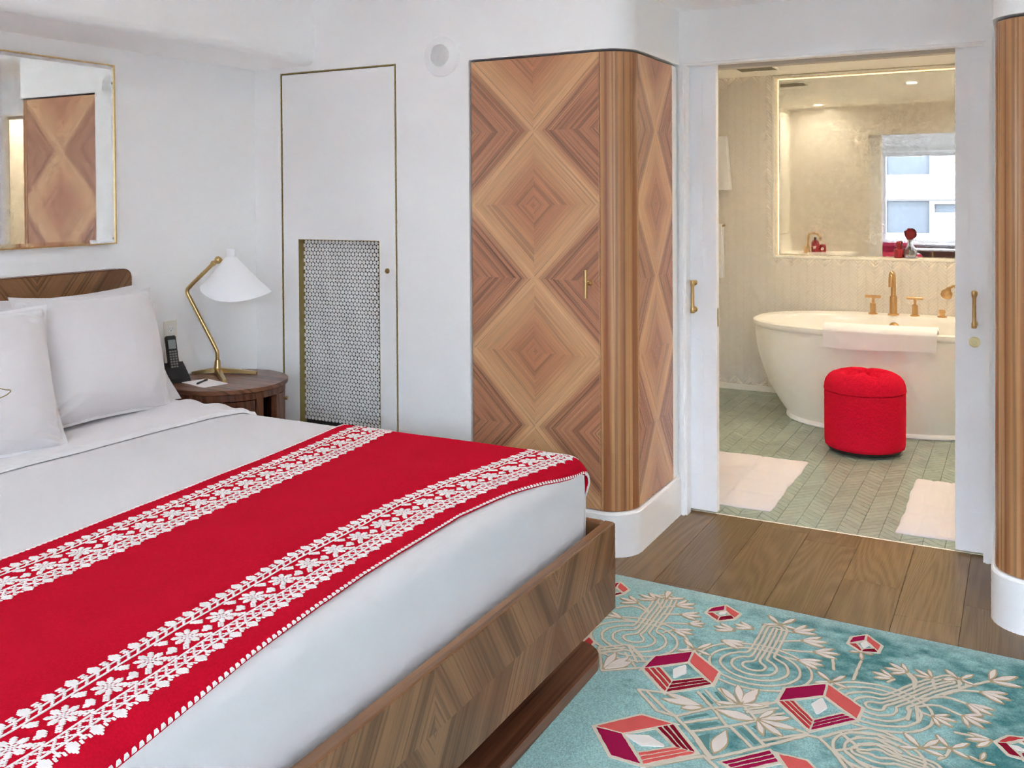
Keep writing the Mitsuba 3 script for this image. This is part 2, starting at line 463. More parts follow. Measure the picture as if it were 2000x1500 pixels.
# casing of the bathroom opening
CX0, CX1, CZ = -1.362, -0.137, 2.073
cas = []
for g, (a, b) in enumerate(((0.0, 0.010), (0.010, 0.022), (0.022, 0.031))):
    yy = OY - (0.006, 0.016, 0.010)[g]
    cas += [box(CX0 - b, CX0 - a, yy, OY + 0.05, 0, CZ + b), box(CX1 + a, CX1 + b, yy, OY + 0.05, 0, CZ + b), box(CX0 - a, CX1 + a, yy, OY + 0.05, CZ + a, CZ + b)]
cas += [box(CX0 - 0.031, CX0 - 0.006, OY + 0.03, 4.272, 0, CZ + 0.03), box(CX1 + 0.006, CX1 + 0.031, OY + 0.03, 4.272, 0, CZ + 0.03), box(CX0, CX1, OY + 0.03, 4.272, CZ + 0.002, CZ + 0.03)]
struct('trim_1', cat(*cas), 'm_trim', label='white stepped casing around the bathroom opening')
lint = diff(box(OX0 - 0.4, OX1 + 0.4, OY, 4.272, 0, ZC), box(CX0 - 0.031, CX1 + 0.031, OY - 0.1, 4.4, -0.1, CZ + 0.031))
struct('wall_doorway', lint, 'm_wall')

# the two sliding leaves
def groove_ring(pts, w=0.004):
    poly = LineString(pts + [pts[0]]).buffer(w / 2, join_style=2)
    m = extr(poly, -0.003, 0.003)
    m = m.copy(); m.vertices = np.stack([m.vertices[:, 0], m.vertices[:, 2] + 4.276, m.vertices[:, 1]], 1); m.fix_normals()
    return m


def pull(x, z0, z1, y):
    pr = [(0.0, z0), (0.0085, z0), (0.0105, z0 + 0.004), (0.0105, z0 + 0.022), (0.0075, z0 + 0.027), (0.0075, z1 - 0.027), (0.0105, z1 - 0.022), (0.0105, z1 - 0.004), (0.0085, z1), (0, z1)]
    bar = tr(lathe(pr, 20), x, y - 0.036, 0)
    posts = []
    for zz in (z0 + 0.013, z1 - 0.013):
        posts.append(rt(lathe([(0.0, 0.036), (0.006, 0.036), (0.006, 0.006), (0.012, 0.005), (0.013, 0.0), (0, 0)], 18), PI / 2, [1, 0, 0]).apply_translation([x, y, zz]))
    return cat(bar, *posts)


for left in (1, 0):
    d = struct_root('door_2' if left else 'door_3', 'white sliding bathroom door leaf %s the opening' % ('left of' if left else 'right of'))
    if left: x0, x1, gx, ex = -2.05, -1.240, -1.302, -1.5
    else: x0, x1, gx, ex = -0.243, 0.55, -0.191, 0.0
    s = 1 if left else -1
    lf = cbox(x0, x1, 4.276, 4.316, 0.012, 2.10, 0.002)
    lo = gx - s * 0.055
    up = groove_ring([(gx, 2.017), (gx, 1.112), (lo, 1.096), (lo - s * 0.3, 1.096), (lo - s * 0.3, 2.017)])
    dn = groove_ring([(gx, 0.178), (gx, 0.798), (lo, 0.824), (lo - s * 0.3, 0.824), (lo - s * 0.3, 0.178)])
    obj('leaf', diff(lf, up, dn), 'm_enamel', d)
    obj('handle', pull(-1.342 if left else -0.171, 0.934, 1.085, 4.276), 'm_brass', d, smooth=35, label='brass pull handle')
    if left:
        obj('strike', box(-1.2405, -1.2385, 4.288, 4.304, 0.87, 0.955), 'm_brass_dark', d)
    else:
        cyl = rt(lathe([(0.0, 0.007), (0.006, 0.009), (0.008, 0.007), (0.017, 0.007), (0.021, 0.004), (0.022, 0)], 28), PI / 2, [1, 0, 0]).apply_translation([-0.171, 4.276, 0.873])
        obj('lock', cyl, 'm_pale_brass', d, smooth=35, label='round pale brass lock')

# ---------------------------------------------------------------- windows and the street front opposite
def window(n, x0, x1, z0, z1, along, at, mull, label):
    """along 'x': in a wall at y = at; along 'y': in a wall at x = at"""
    w = struct_root(n, label)
    def b(a0, a1, c0, c1, d0, d1):
        return box(a0, a1, at + c0, at + c1, d0, d1) if along == 'x' else box(at - c1, at - c0, a0, a1, d0, d1)
    f = [b(x0, x0 + 0.05, -0.08, -0.02, z0, z1), b(x1 - 0.05, x1, -0.08, -0.02, z0, z1), b(x0, x1, -0.08, -0.02, z0, z0 + 0.05), b(x0, x1, -0.08, -0.02, z1 - 0.05, z1)]
    f += [b(m - 0.025, m + 0.025, -0.08, -0.02, z0, z1) for m in mull]
    obj('frame', cat(*f), 'm_window_frame', w)
    e = [x0] + list(mull) + [x1]
    for a, c in zip(e[:-1], e[1:]):
        p = [(a + 0.02, z0 + 0.02), (c - 0.02, z0 + 0.02), (c - 0.02, z1 - 0.02), (a + 0.02, z1 - 0.02)]
        v = [(q, at - 0.05, z) if along == 'x' else (at + 0.05, q, z) for q, z in p]
        obj('pane', trimesh.Trimesh(v, [[0, 1, 2], [0, 2, 3]]), 'm_pane', w)
    return w


w1 = window('window_1', -1.985, -0.25, 0.70, 2.12, 'x', YB, [], 'wide white framed window behind the camera')
obj('sill', cbox(-2.02, -0.22, YB - 0.02, YB + 0.16, 0.675, 0.70, 0.004), 'm_window_frame', w1)
window('window_2', -0.15, 2.6, 0.12, 2.62, 'x', YB, [0.75, 1.68], 'tall white framed window behind the camera')
t = thing('roller_blind', 'pale grey roller blind rolled up over the window', 'blind')
obj('cassette', cbox(-2.0, -0.24, YB + 0.002, YB + 0.09, 2.14, 2.24, 0.01), 'm_blind', t)
obj('fabric', box(-1.98, -0.26, YB + 0.012, YB + 0.016, 2.105, 2.15), 'm_blind', t)

b = thing('office_building', 'white banded building with blue grey windows across the street', 'building')
FY = -30.0
fac = box(-44, 40, FY - 8, FY, -30, 6.9)
cut, panes, grl = [], [], []
for fl in range(-3, 3):
    z0 = -0.24 + 2.55 * fl
    for k in range(-3, 4):
        xa = -5.27 + 3.6 * k
        cut.append(box(xa, xa + 1.74, FY - 0.25, FY + 0.1, z0, z0 + 1.39)); panes.append((xa, xa + 1.74, z0, z0 + 1.39))
        cut.append(box(xa + 1.94, xa + 3.3, FY - 0.25, FY + 0.1, z0 + 0.9, z0 + 1.25)); panes.append((xa + 1.94, xa + 3.3, z0 + 0.9, z0 + 1.25))
        grl.append((xa + 2.17, xa + 3.3, z0 + 0.49, z0 + 0.67))
obj('facade', diff(fac, *cut), 'm_facade', b)
for x0, x1, z0, z1 in panes:
    obj('window', box(x0, x1, FY - 0.24, FY - 0.2, z0, z1), 'm_facade_glass', b)
for x0, x1, z0, z1 in grl:
    obj('vent', cat(box(x0, x1, FY, FY + 0.02, z0, z1), *[box(x0, x1, FY + 0.02, FY + 0.04, z0 + 0.01 + 0.035 * i, z0 + 0.03 + 0.035 * i) for i in range(5)]), 'm_facade_grille', b)
ledges = [box(-44, 40, FY, FY + 0.12, -0.24 + 2.55 * fl + 1.46, -0.24 + 2.55 * fl + 1.52) for fl in range(-3, 3)]
obj('ledge', cat(*ledges), 'm_facade', b)

# ---------------------------------------------------------------- bathroom shell
struct('floor_bathroom', box(BX0 - 0.7, BX1, 4.293, BY1 + 0.02, -0.06, -0.004), 'm_floor_grout')
obj('threshold', box(CX0 - 0.03, CX1 + 0.03, 4.290, 4.300, -0.01, 0.0008), 'm_ivory_plate', 'floor_bathroom')
cw, pt, gr = 0.087, 0.052, 0.0032
tiles = []
ncol = int((BX1 - BX0 + 0.6) / cw) + 1
for i in range(ncol):
    xa = BX0 - 0.6 + i * cw; xb = xa + cw
    s = -1 if i % 2 else 1
    y = 4.30 - cw
    while y < BY1:
        q = Polygon([(xa, y if s > 0 else y + cw), (xb, y + cw if s > 0 else y), (xb, (y + cw if s > 0 else y) + pt), (xa, (y if s > 0 else y + cw) + pt)]).buffer(-gr / 2, join_style=2)
        q = q.intersection(sbox(BX0 - 0.6, 4.301, BX1 - 0.001, BY1 - 0.001))
        if q.area > 1e-5 and q.geom_type == 'Polygon': tiles.append(q)
        y += pt
vis = [q for q in tiles if -1.42 < q.centroid.x < -0.2]
near = sorted(vis, key=lambda q: q.centroid.y)
mats = {}
ids = set(map(id, near[:300]))
rest = []
for q in tiles:
    m = extr(q, -0.004, 0.0)
    if id(q) in ids:
        j = random.uniform(0, 40)
        obj('tile', m, 'm_floor_tile', 'floor_bathroom', uv=m.vertices[:, :2] * 0 + [j, j])
    else: rest.append(m)
m = cat(*rest)
k = obj('tile', m, 'm_floor_tile', 'floor_bathroom', uv=np.floor(m.vertices[:, :2] / 0.09) * 0.37, kind='stuff')


def herringbone(x0, x1, z0, z1, W=0.0165, n=5):
    """tiles (in a wall's own x, z) as polygons"""
    g, out = 0.0022, []
    cx, cz = (x0 + x1) / 2, (z0 + z1) / 2
    R = math.hypot(x1 - x0, z1 - z0) / 2 / W + n
    N = int(R * 1.5) + 2
    lim = sbox(x0, z0, x1, z1)
    ca = math.cos(PI / 4)
    for a in range(-N, N):
        for mth in range(-N // (2 * n) - 2, N // (2 * n) + 3):
            for vert in (0, 1):
                px, pz = (a - 1 + 2 * n * mth, a) if vert else (a + 2 * n * mth, a)
                w, h = (1, n) if vert else (n, 1)
                mx, mz = (px + w / 2) * W, (pz + h / 2) * W
                wx, wz = cx + (mx - mz) * ca, cz + (mx + mz) * ca
                if not (x0 - 0.05 < wx < x1 + 0.05 and z0 - 0.05 < wz < z1 + 0.05): continue
                c = []
                for ux, uz in ((px * W + g / 2, pz * W + g / 2), ((px + w) * W - g / 2, pz * W + g / 2), ((px + w) * W - g / 2, (pz + h) * W - g / 2), (px * W + g / 2, (pz + h) * W - g / 2)):
                    c.append((cx + (ux - uz) * ca, cz + (ux + uz) * ca))
                out.append(np.array(c))
    return out


def tile_wall(quads, area, to3d, depth=0.003, tilt=0.0009):
    """tiles cut to the shapely area, with bevelled, slightly tilted faces"""
    from shapely import prepare
    rng = np.random.RandomState(5)
    prepare(area)
    vs, fs, c = [], [], 0
    for q in quads:
        p = Polygon(q)
        if not area.contains(p):
            p = p.intersection(area)
            if p.geom_type != 'Polygon' or p.area < 2e-5: continue
            q = np.array(p.exterior.coords)[:-1]
        n = len(q); ctr = q.mean(0)
        d = q - ctr; inn = ctr + d * (1 - 0.0011 / np.maximum(np.linalg.norm(d, axis=1, keepdims=True), 0.002))
        g = rng.uniform(-tilt, tilt, 2) / 0.04
        v = np.vstack([to3d(q, np.zeros(n)), to3d(inn, depth + (inn - ctr) @ g)])
        vs.append(v)
        fs.append(np.array([[n, n + i, n + i + 1] for i in range(1, n - 1)] + [t for i in range(n) for t in ([i, (i + 1) % n, n + (i + 1) % n], [i, n + (i + 1) % n, n + i])]) + c); c += 2 * n
    return trimesh.Trimesh(np.vstack(vs), np.vstack(fs), process=False)


NX0, NX1, NZ0, NZ1, ND = -1.622, 0.30, 1.026, 2.345, 0.10    # mirror niche
wbk = diff(box(BX0 - 0.8, BX1 + 0.1, BY1, BY1 + 0.3, 0, BZ + 0.02), box(NX0, NX1, BY1 - 0.1, BY1 + ND, NZ0, NZ1))
struct('wall_bathroom_back', wbk, 'm_grout')


area_back = sbox(BX0 - 0.6, 0.046, BX1, BZ - 0.001).difference(sbox(NX0 - 0.018, NZ0 - 0.018, NX1 + 0.02, BZ))
obj('tile', tile_wall(herringbone(BX0 - 0.6, BX1, 0.0, BZ), area_back, lambda q, d: np.stack([q[:, 0], BY1 - d, q[:, 1]], 1)), 'm_wall_tile', 'wall_bathroom_back', kind='stuff', label='small cream herringbone wall tiles')
obj('base_tile', cbox(BX0 - 0.6, BX1, BY1 - 0.012, BY1, 0, 0.045, 0.003), 'm_bath_paint', 'wall_bathroom_back')
nf = [cbox(NX0 - 0.017, NX0, BY1 - 0.006, BY1 + ND - 0.01, NZ0 - 0.017, NZ1 + 0.012, 0.002), cbox(NX0 - 0.017, NX1, BY1 - 0.006, BY1 + ND, NZ0 - 0.017, NZ0, 0.002), cbox(NX0, NX1, BY1 - 0.006, BY1 + 0.02, NZ1, NZ1 + 0.012, 0.002)]
obj('niche_edge', cat(*nf), 'm_bath_paint', 'wall_bathroom_back')
struct('wall_bathroom_left', box(BX0 - 0.8, BX0 - 0.6, BY0 - 0.1, BY1, 0, BZ), 'm_wall_tile')
blk = box(BX0 - 0.62, BX0, BY0 - 0.1, 6.25, 0, BZ)
obj('pier', diff(blk, box(BX0 - 0.02, BX0 + 0.01, 4.425, 5.35, 1.075, 2.315)), 'm_bath_paint', 'wall_bathroom_left')
tc = thing('vanity_cabinet', 'flush mirror front cabinet in the side wall of the bathroom, seen in the tub mirror', 'cabinet')
obj('door', cbox(BX0 - 0.02, BX0 - 0.002, 4.433, 5.342, 1.083, 2.307, 0.002), 'm_bath_paint', tc)
struct('wall_bathroom_right', box(BX1, BX1 + 0.1, BY0 - 0.1, BY1 + 0.1, 0, BZ), 'm_wall_tile')
wn = diff(box(BX0 - 0.02, BX1 + 0.02, BY0 - 0.06, BY0, 0, BZ), box(-1.358, -0.125, BY0 - 0.2, BY0 + 0.1, -0.1, 2.066))
struct('wall_bathroom_near', wn, 'm_grout')
obj('tile', tile_wall(herringbone(BX0, BX1, 0.0, BZ), sbox(BX0 + 0.001, 0.5, BX1 - 0.001, BZ - 0.001).difference(sbox(-1.358, 0, -0.125, 2.066)), lambda q, d: np.stack([q[:, 0], BY0 + d, q[:, 1]], 1)), 'm_wall_tile', 'wall_bathroom_near', kind='stuff')
pk = [box(-2.1, -1.375, 4.272, 4.275, 0, 2.12), box(-0.12, 0.6, 4.272, 4.275, 0, 2.12), box(-2.2, -1.358, 4.322, BY0 - 0.06, 0, BZ), box(-0.125, 0.7, 4.322, BY0 - 0.06, 0, BZ), box(-1.36, -0.12, 4.272, BY0 - 0.06, 2.10, BZ)]
struct('wall_pocket', cat(*pk), 'm_bath_paint')
struct('ceiling_bathroom', box(BX0 - 0.8, BX1 + 0.1, 4.27, BY1 + 0.1, BZ, BZ + 0.1), 'm_bath_paint')
# outer skin that keeps daylight out
struct('roof', cat(box(XL - 0.4, XR + 0.4, YB - 0.2, 7.6, 2.86, 2.96), box(XL - 0.4, XL - 0.2, OY - 0.8, 7.6, -0.1, 2.9), box(XL - 0.4, XR + 0.4, 7.45, 7.6, -0.1, 2.9), box(0.8, 1.0, OY - 0.7, 7.6, -0.1, 2.9), box(XL - 0.4, XR + 0.4, YB - 0.2, 7.6, -0.2, -0.1)), 'm_charcoal')

# ---------------------------------------------------------------- wardrobes flanking the doorway
def leaf_plate(axis, pos, a0, a1, z0, z1, ac, zc, du, thick=0.0015, th=None, flipn=1, mats='m_veneer', parent=None, name='veneer_leaf'):
    """one sheet of veneer. (ac, zc): the corner the grain is measured from; axis 'y' faces -y at y = pos, axis 'x' faces +x (flipn 1) or -x."""
    g = 0.0
    A, B = min(a0, a1) + g, max(a0, a1) - g
    C, D = min(z0, z1) + g, max(z0, z1) - g
    m = box(A, B, pos, pos + thick, C, D) if axis == 'y' else box(pos - thick, pos, A, B, C, D) if flipn > 0 else box(pos, pos + thick, A, B, C, D)
    v = m.vertices
    a = v[:, 0] if axis == 'y' else v[:, 1]
    if du is not None:
        u = du * (np.abs(a - ac) / abs(a1 - a0) + np.abs(v[:, 2] - zc) / abs(z1 - z0)); w = du * (np.abs(a - ac) / abs(a1 - a0) - np.abs(v[:, 2] - zc) / abs(z1 - z0))
    else:
        u = (np.abs(a - ac) * math.sin(th) + np.abs(v[:, 2] - zc) * math.cos(th)); w = (np.abs(a - ac) * math.cos(th) - np.abs(v[:, 2] - zc) * math.sin(th))
    k = random.uniform(0, 3)
    uv = np.stack([u, w + k], 1)
    # unshared vertices keep the sheet flat shaded
    m2 = trimesh.Trimesh(v[m.faces].reshape(-1, 3), np.arange(len(m.faces) * 3).reshape(-1, 3), process=False)
    return obj(name, m2, mats, parent, uv=uv[m.faces].reshape(-1, 2))


ROW = 0.3143
ZC0 = [2.071, 1.757, 1.442, 1.128, 0.814, 0.499, 0.186]      # leaf edges; diamond centres at the even ones


def t_handle(x, y, z0, z1):
    bar = tube([(x, y - 0.04, z0), (x, y - 0.04, z1)], 0.0065, 16)
    rings = [tube([(x, y - 0.04, zz - 0.004), (x, y - 0.04, zz + 0.004)], 0.0078, 16) for zz in ((z0 + z1) / 2 - 0.014, (z0 + z1) / 2 + 0.014)]
    post = rt(lathe([(0, 0.04), (0.0055, 0.04), (0.0055, 0.006), (0.011, 0.005), (0.012, 0), (0, 0)], 18), PI / 2, [1, 0, 0]).apply_translation([x, y, (z0 + z1) / 2])
    return cat(bar, post, *rings)


for mir in (0, 1):
    M = (lambda x: MIRX - x) if mir else (lambda x: x)
    w = thing('wardrobe', 'tall wardrobe with a diamond matched veneer door, between the service door and the bathroom opening' if not mir else 'wardrobe at the right edge of the picture, of which the round striped corner column shows', 'wardrobe', None)
    plan = wardrobe_plan(0.009, left=-1.5205)
    core = wardrobe_plan(0.035, left=-2.132, back=OY - 0.012)
    if mir: plan, core = mirrored(plan), mirrored(core)
    # rounded corner column
    r, cx, cy = 0.128 - 0.0, OX0 - 0.009 - 0.128, YW + 0.009 + 0.128
    pts = [(-1.5205, YW + 0.03), (-1.5205, YW + 0.009)] + arc(cx, cy, r, -90, 0, 24) + [(OX0 - 0.009, 3.700), (OX0 - 0.03, 3.700)]
    pts = [(M(x), y) for x, y in pts]
    s = np.concatenate([[0], np.cumsum(np.linalg.norm(np.diff(np.array(pts), axis=0), axis=1))])
    zs = [WZ0, WZ1 - 0.004]
    V = np.array([(x, y, z) for z in zs for x, y in pts]); n = len(pts)
    Fc = np.array([f for i in range(n - 1) for f in ([i, i + 1, n + i + 1], [i, n + i + 1, n + i])])
    UV = np.array([(si, z) for z in zs for si in s])
    if mir: Fc = Fc[:, ::-1]
    # flat shaded column with many facets looks round; give it true normals
    obj('corner_column', trimesh.Trimesh(V, Fc, process=False), 'm_column', w, smooth=True, uv=UV, label='round corner with upright stripes of veneer')
    obj('body', extr(core, WZ0, WZ1 - 0.004), 'm_dark_wood', w)
    dr_ = f'{w}__door'
    xs = (-2.1325, -1.8265, -1.5225)
    obj('door', box(M(xs[0]), M(xs[2]), YW + 0.0105, YW + 0.03, ZC0[-1], ZC0[0] - 0.003), 'm_dark_wood', w)
    for i in range(6):
        za, zb = ZC0[i], ZC0[i + 1]
        if i == 0: za -= 0.003
        zc = ZC0[i] if i % 2 == 0 else ZC0[i + 1]
        for j in range(2):
            leaf_plate('y', YW + 0.009, M(xs[j]), M(xs[j + 1]), za, zb, M(xs[1]), zc, 0.22, parent=dr_)
    obj('handle', t_handle(M(-1.571), YW + 0.009, 1.061, 1.177), 'm_brass', dr_, smooth=40, label='brass T-bar handle')
    ys = (3.7005, 3.9175, 4.2)
    yw2 = 0.217
    for i in range(6):
        za, zb = ZC0[i], ZC0[i + 1]
        if i == 0: za -= 0.003
        zc = ZC0[i] if i % 2 == 0 else ZC0[i + 1]
        for (ya, yb) in ((ys[0], ys[1]), (ys[1], 4.134)):
            leaf_plate('x', M(OX0 - 0.009), ya, yb, za, zb, ys[1], zc, 0.22, flipn=-1 if mir else 1, parent=w, name='side_leaf')
    obj('side_stile', box(M(OX0 - 0.03), M(OX0 - 0.009), 4.134, 4.20, WZ0, WZ1 - 0.004), 'm_wall', w)

# ---------------------------------------------------------------- round speaker on the wall
sp = thing('wall_speaker', 'round white speaker on the wall above and left of the wardrobe', 'speaker')
flange = lathe([(0.0, 0.0), (0.092, 0.0), (0.0925, 0.004), (0.088, 0.009), (0.070, 0.014), (0.056, 0.022), (0.051, 0.0235), (0.049, 0.022), (0.0485, 0.018), (0, 0.018)], 56)
to_wall = lambda m, x, y, z: rt(m, PI / 2, [1, 0, 0]).apply_translation([x, y, z])
obj('ring', to_wall(flange, -2.276, YW, 2.106), 'm_trim', sp, smooth=30)
disc = lathe([(0.0, 0.021), (0.030, 0.0208), (0.047, 0.0195), (0.0485, 0.018)], 40)
obj('grille', to_wall(disc, -2.276, YW, 2.106), 'm_speaker_mesh', sp, smooth=True, uv=disc.vertices[:, :2] + 0.5, label='fine dotted metal grille')

# ---------------------------------------------------------------- wall mirror over the bed
wm = thing('wall_mirror', 'wide rectangular mirror with a thin brass rim above the headboard', 'mirror')
MY0, MY1, MZ0, MZ1 = 0.60, 2.716, 1.290, 2.041
XM = -3.362
fw = 0.004
fr = [box(XL, XM + 0.003, MY0, MY0 + fw, MZ0, MZ1), box(XL, XM + 0.003, MY1 - fw, MY1, MZ0, MZ1), box(XL, XM + 0.003, MY0, MY1, MZ0, MZ0 + fw), box(XL, XM + 0.003, MY0, MY1, MZ1 - fw, MZ1)]
obj('frame', cat(*fr), 'm_brass', wm)
bv, dp = 0.016, 0.0020
a0, a1, b0, b1 = MY0 + fw, MY1 - fw, MZ0 + fw, MZ1 - fw
V = [(XM - dp, a0, b0), (XM - dp, a1, b0), (XM - dp, a1, b1), (XM - dp, a0, b1), (XM, a0 + bv, b0 + bv), (XM, a1 - bv, b0 + bv), (XM, a1 - bv, b1 - bv), (XM, a0 + bv, b1 - bv)]
obj('glass', trimesh.Trimesh(np.array(V), [[4, 5, 6], [4, 6, 7]], process=False), 'm_mirror', wm)
Fb = []
for i in range(4):
    j = (i + 1) % 4; Fb += [[i, j, 4 + j], [i, 4 + j, 4 + i]]
obj('bevel', trimesh.Trimesh(np.array(V)[np.array(Fb)].reshape(-1, 3), np.arange(24).reshape(-1, 3), process=False), 'm_mirror', wm)
obj('backing', box(XL, XM - 0.004, MY0 + 0.002, MY1 - 0.002, MZ0 + 0.002, MZ1 - 0.002), 'm_charcoal', wm)

# ---------------------------------------------------------------- bed
bed = thing('bed', 'large bed with a walnut veneer headboard and low veneered rails on a rounded plinth', 'bed')
HB0, HB1 = 0.60, 2.772
hb = sbox(HB0, 0.2, HB1, 1.184)
hb = Polygon([(HB0, 0.2), (HB1, 0.2), (HB1, 1.184 - 0.04)] + [(HB1 - 0.04 + 0.04 * math.cos(a), 1.144 + 0.04 * math.sin(a)) for a in np.linspace(0, PI / 2, 8)] + [(HB0, 1.184)])
m = extr(hb, 0, 0.052)
m.vertices = np.stack([XL + m.vertices[:, 2], m.vertices[:, 0], m.vertices[:, 1]], 1); m.fix_normals()
uvh = np.stack([m.vertices[:, 2] * 1.0 + m.vertices[:, 0], m.vertices[:, 1]], 1)
hbk = obj('headboard', m, 'm_walnut', bed, uv=uvh)
xh = XL + 0.0545
seams = [HB0, 1.008, 1.449, 1.890, 2.331, HB1 - 0.004]
for j in range(5):
    ya, yb = seams[j], seams[j + 1]
    top = 1.146 if j == 4 else 1.180
    ac = seams[j + 1] if j % 2 == 1 else seams[j]
    if j == 4:
        q = Polygon([(ya, 0.62), (yb, 0.62), (yb, 1.144)] + [(yb - 0.037 + 0.037 * math.cos(a), 1.143 + 0.037 * math.sin(a)) for a in np.linspace(0, PI / 2, 7)] + [(ya, 1.180)]).buffer(-0.0003)
    else: q = sbox(ya + 0.0003, 0.62, yb - 0.0003, 1.180)
    mm = extr(q, 0, 0.0025); v = mm.vertices
    mm.vertices = np.stack([xh - 0.0025 + v[:, 2], v[:, 0], v[:, 1]], 1)
    mm = trimesh.Trimesh(mm.vertices, mm.faces, process=False); mm.fix_normals()
    dy = np.abs(mm.vertices[:, 1] - ac); th = math.radians(52)
    u = dy * math.sin(th) - mm.vertices[:, 2] * math.cos(th); w_ = dy * math.cos(th) + mm.vertices[:, 2] * math.sin(th)
    obj('veneer_leaf', trimesh.Trimesh(mm.vertices[mm.faces].reshape(-1, 3), np.arange(len(mm.faces) * 3).reshape(-1, 3), process=False), 'm_rail', hbk, uv=(np.stack([u + 2, w_], 1))[mm.faces].reshape(-1, 2))

RX, RY0, RY1, RZ0, RZ1 = -1.120, 0.60, 2.742, 0.190, 0.459      # foot rail
rail = cbox(RX - 0.036, RX - 0.0025, RY0, RY1, RZ0, RZ1, 0.003)
def auto_uv(m, ax=1):
    v = m.vertices[m.faces].reshape(-1, 3)
    mm = trimesh.Trimesh(v, np.arange(len(v)).reshape(-1, 3), process=False)
    return mm, np.stack([v[:, 2] * 0.7 + v[:, 0 if ax else 1], v[:, ax]], 1)
mm, uv = auto_uv(rail); fk = obj('foot_rail', mm, 'm_rail', bed, uv=uv)
sy = [RY0 + 0.004, 1.092, 1.709, 2.326, RY1 - 0.002]
zm = 0.318
for j in range(4):
    ya, yb = sy[j], sy[j + 1]
    ac = (0.475, 1.709, 1.709, 2.943)[j]
    for (za, zb) in ((RZ0 + 0.001, zm), (zm, RZ1 - 0.004)):
        leaf_plate('x', RX, ya, yb, za, zb, ac, zm, None, thick=0.0025, th=math.radians(58), mats='m_rail', parent=fk)
side = cbox(-3.33, RX - 0.037, RY1 - 0.036, RY1, RZ0, RZ1, 0.003)
mm, uv = auto_uv(side, 0); obj('side_rail', mm, 'm_rail', bed, uv=np.stack([uv[:, 0] * 0 + mm.vertices[:, 2] + mm.vertices[:, 1], mm.vertices[:, 0]], 1))
side2 = cbox(-3.33, RX - 0.037, RY0, RY0 + 0.036, RZ0, RZ1, 0.003)
mm, uv = auto_uv(side2, 0); obj('side_rail', mm, 'm_rail', bed, uv=np.stack([mm.vertices[:, 2] + mm.vertices[:, 1], mm.vertices[:, 0]], 1))
obj('slat_base', box(-3.33, RX - 0.04, RY0 + 0.04, RY1 - 0.04, 0.20, 0.235), 'm_dark_wood', bed)
pl = Polygon(sbox(-3.2, 0.75, -1.150, 2.768).buffer(-0.11).buffer(0.11, quad_segs=10))
pm = extr(pl.buffer(-0.002), 0.014, 0.048)
mm = trimesh.Trimesh(pm.vertices[pm.faces].reshape(-1, 3), np.arange(len(pm.faces) * 3).reshape(-1, 3), process=False)
obj('plinth', mm, 'm_walnut', bed, uv=np.stack([mm.vertices[:, 0] + mm.vertices[:, 2] * .3, mm.vertices[:, 1]], 1), label='dark rounded plinth slab lying on the rug')
obj('pedestal', box(-3.1, -1.34, 0.95, 2.58, 0.048, 0.20), 'm_dark_wood', bed)

# mattress with duvet: a rounded box
DX0, DX1, DY0, DY1, DZ0, DZ1, DR = -3.322, -1.185, 0.655, 2.692, 0.236, 0.668, 0.055
def duvet_mesh():
    nx, ny, nz = 150, 130, 34
    parts = []
    def face(fn, us, vs): parts.append(grid(fn, us, vs))
    xs, ys, zs = np.linspace(DX0, DX1, nx), np.linspace(DY0, DY1, ny), np.linspace(DZ0, DZ1, nz)
    face(lambda a, b: np.stack([a, b, a * 0 + DZ1], -1), xs, ys)
    face(lambda a, b: np.stack([a * 0 + DX1, a, b], -1), ys, zs)
    face(lambda a, b: np.stack([b, a * 0 + DY1, a], -1), zs, xs)
    face(lambda a, b: np.stack([a, a * 0 + DY0, b], -1), xs, zs)
    m = cat(*parts)
    v = m.vertices.copy()
    lo, hi = np.array([DX0 - 1, DY0 + DR, DZ0 - 1]), np.array([DX1 - DR, DY1 - DR, DZ1 - DR])
    q = np.clip(v, lo, hi); d = v - q; L = np.linalg.norm(d, axis=1, keepdims=True)
    v = q + d / np.maximum(L, 1e-9) * np.minimum(L, DR)
    n = d / np.maximum(L, 1e-9)
    w = 0.006 * (meshkit.fbm(v * [5, 5, 7], 3, 2) - 0.5) + 0.004 * (meshkit.fbm(v * [3, 16, 3] + 3, 2, 8) - 0.5) * (v[:, 2] < 0.62)
    # soft pulls and creases at the foot
    fx = v[:, 0] > DX1 - 0.03
    w += np.where(fx, 0.004 * np.sin((v[:, 1] * 3.0 + v[:, 2] * 9.0)) * np.exp(-((v[:, 1] - 2.2) / 0.5) ** 2), 0)
    w -= np.where(v[:, 2] < 0.34, (0.34 - v[:, 2]) * 0.12, 0)
    v = v + n * w[:, None]
    m.vertices = v; m.merge_vertices(); return m
dv = thing('duvet', 'smooth white duvet tucked over the mattress', 'duvet')
obj('cover', duvet_mesh(), 'm_duvet', dv, smooth=True)

def drop(s, edge, r):
    """arc length s over a rounded edge -> (position, fall)"""
    s = np.asarray(s, float); a = edge - r
    th = np.clip((s - a) / r, 0, PI / 2)
    over = np.maximum(s - (a + r * PI / 2), 0)
    return np.where(s < a, s, a + r * np.sin(th)), r * (1 - np.cos(th)) + over

def bed_surface(x, y, lift):
    """(x along the bed, y arc length across it) -> a point lift above the duvet"""
    px, dx = drop(x, DX1, DR)
    py, dy = drop(y, DY1 + lift, DR + lift)
    P = np.stack([px, py, DZ1 + lift - dx - dy], -1)
    wv = 0.006 * (meshkit.fbm(P * [5, 5, 7], 3, 2) - 0.5)
    P[..., 2] += np.where(dy < 0.02, wv, 0)
    return P

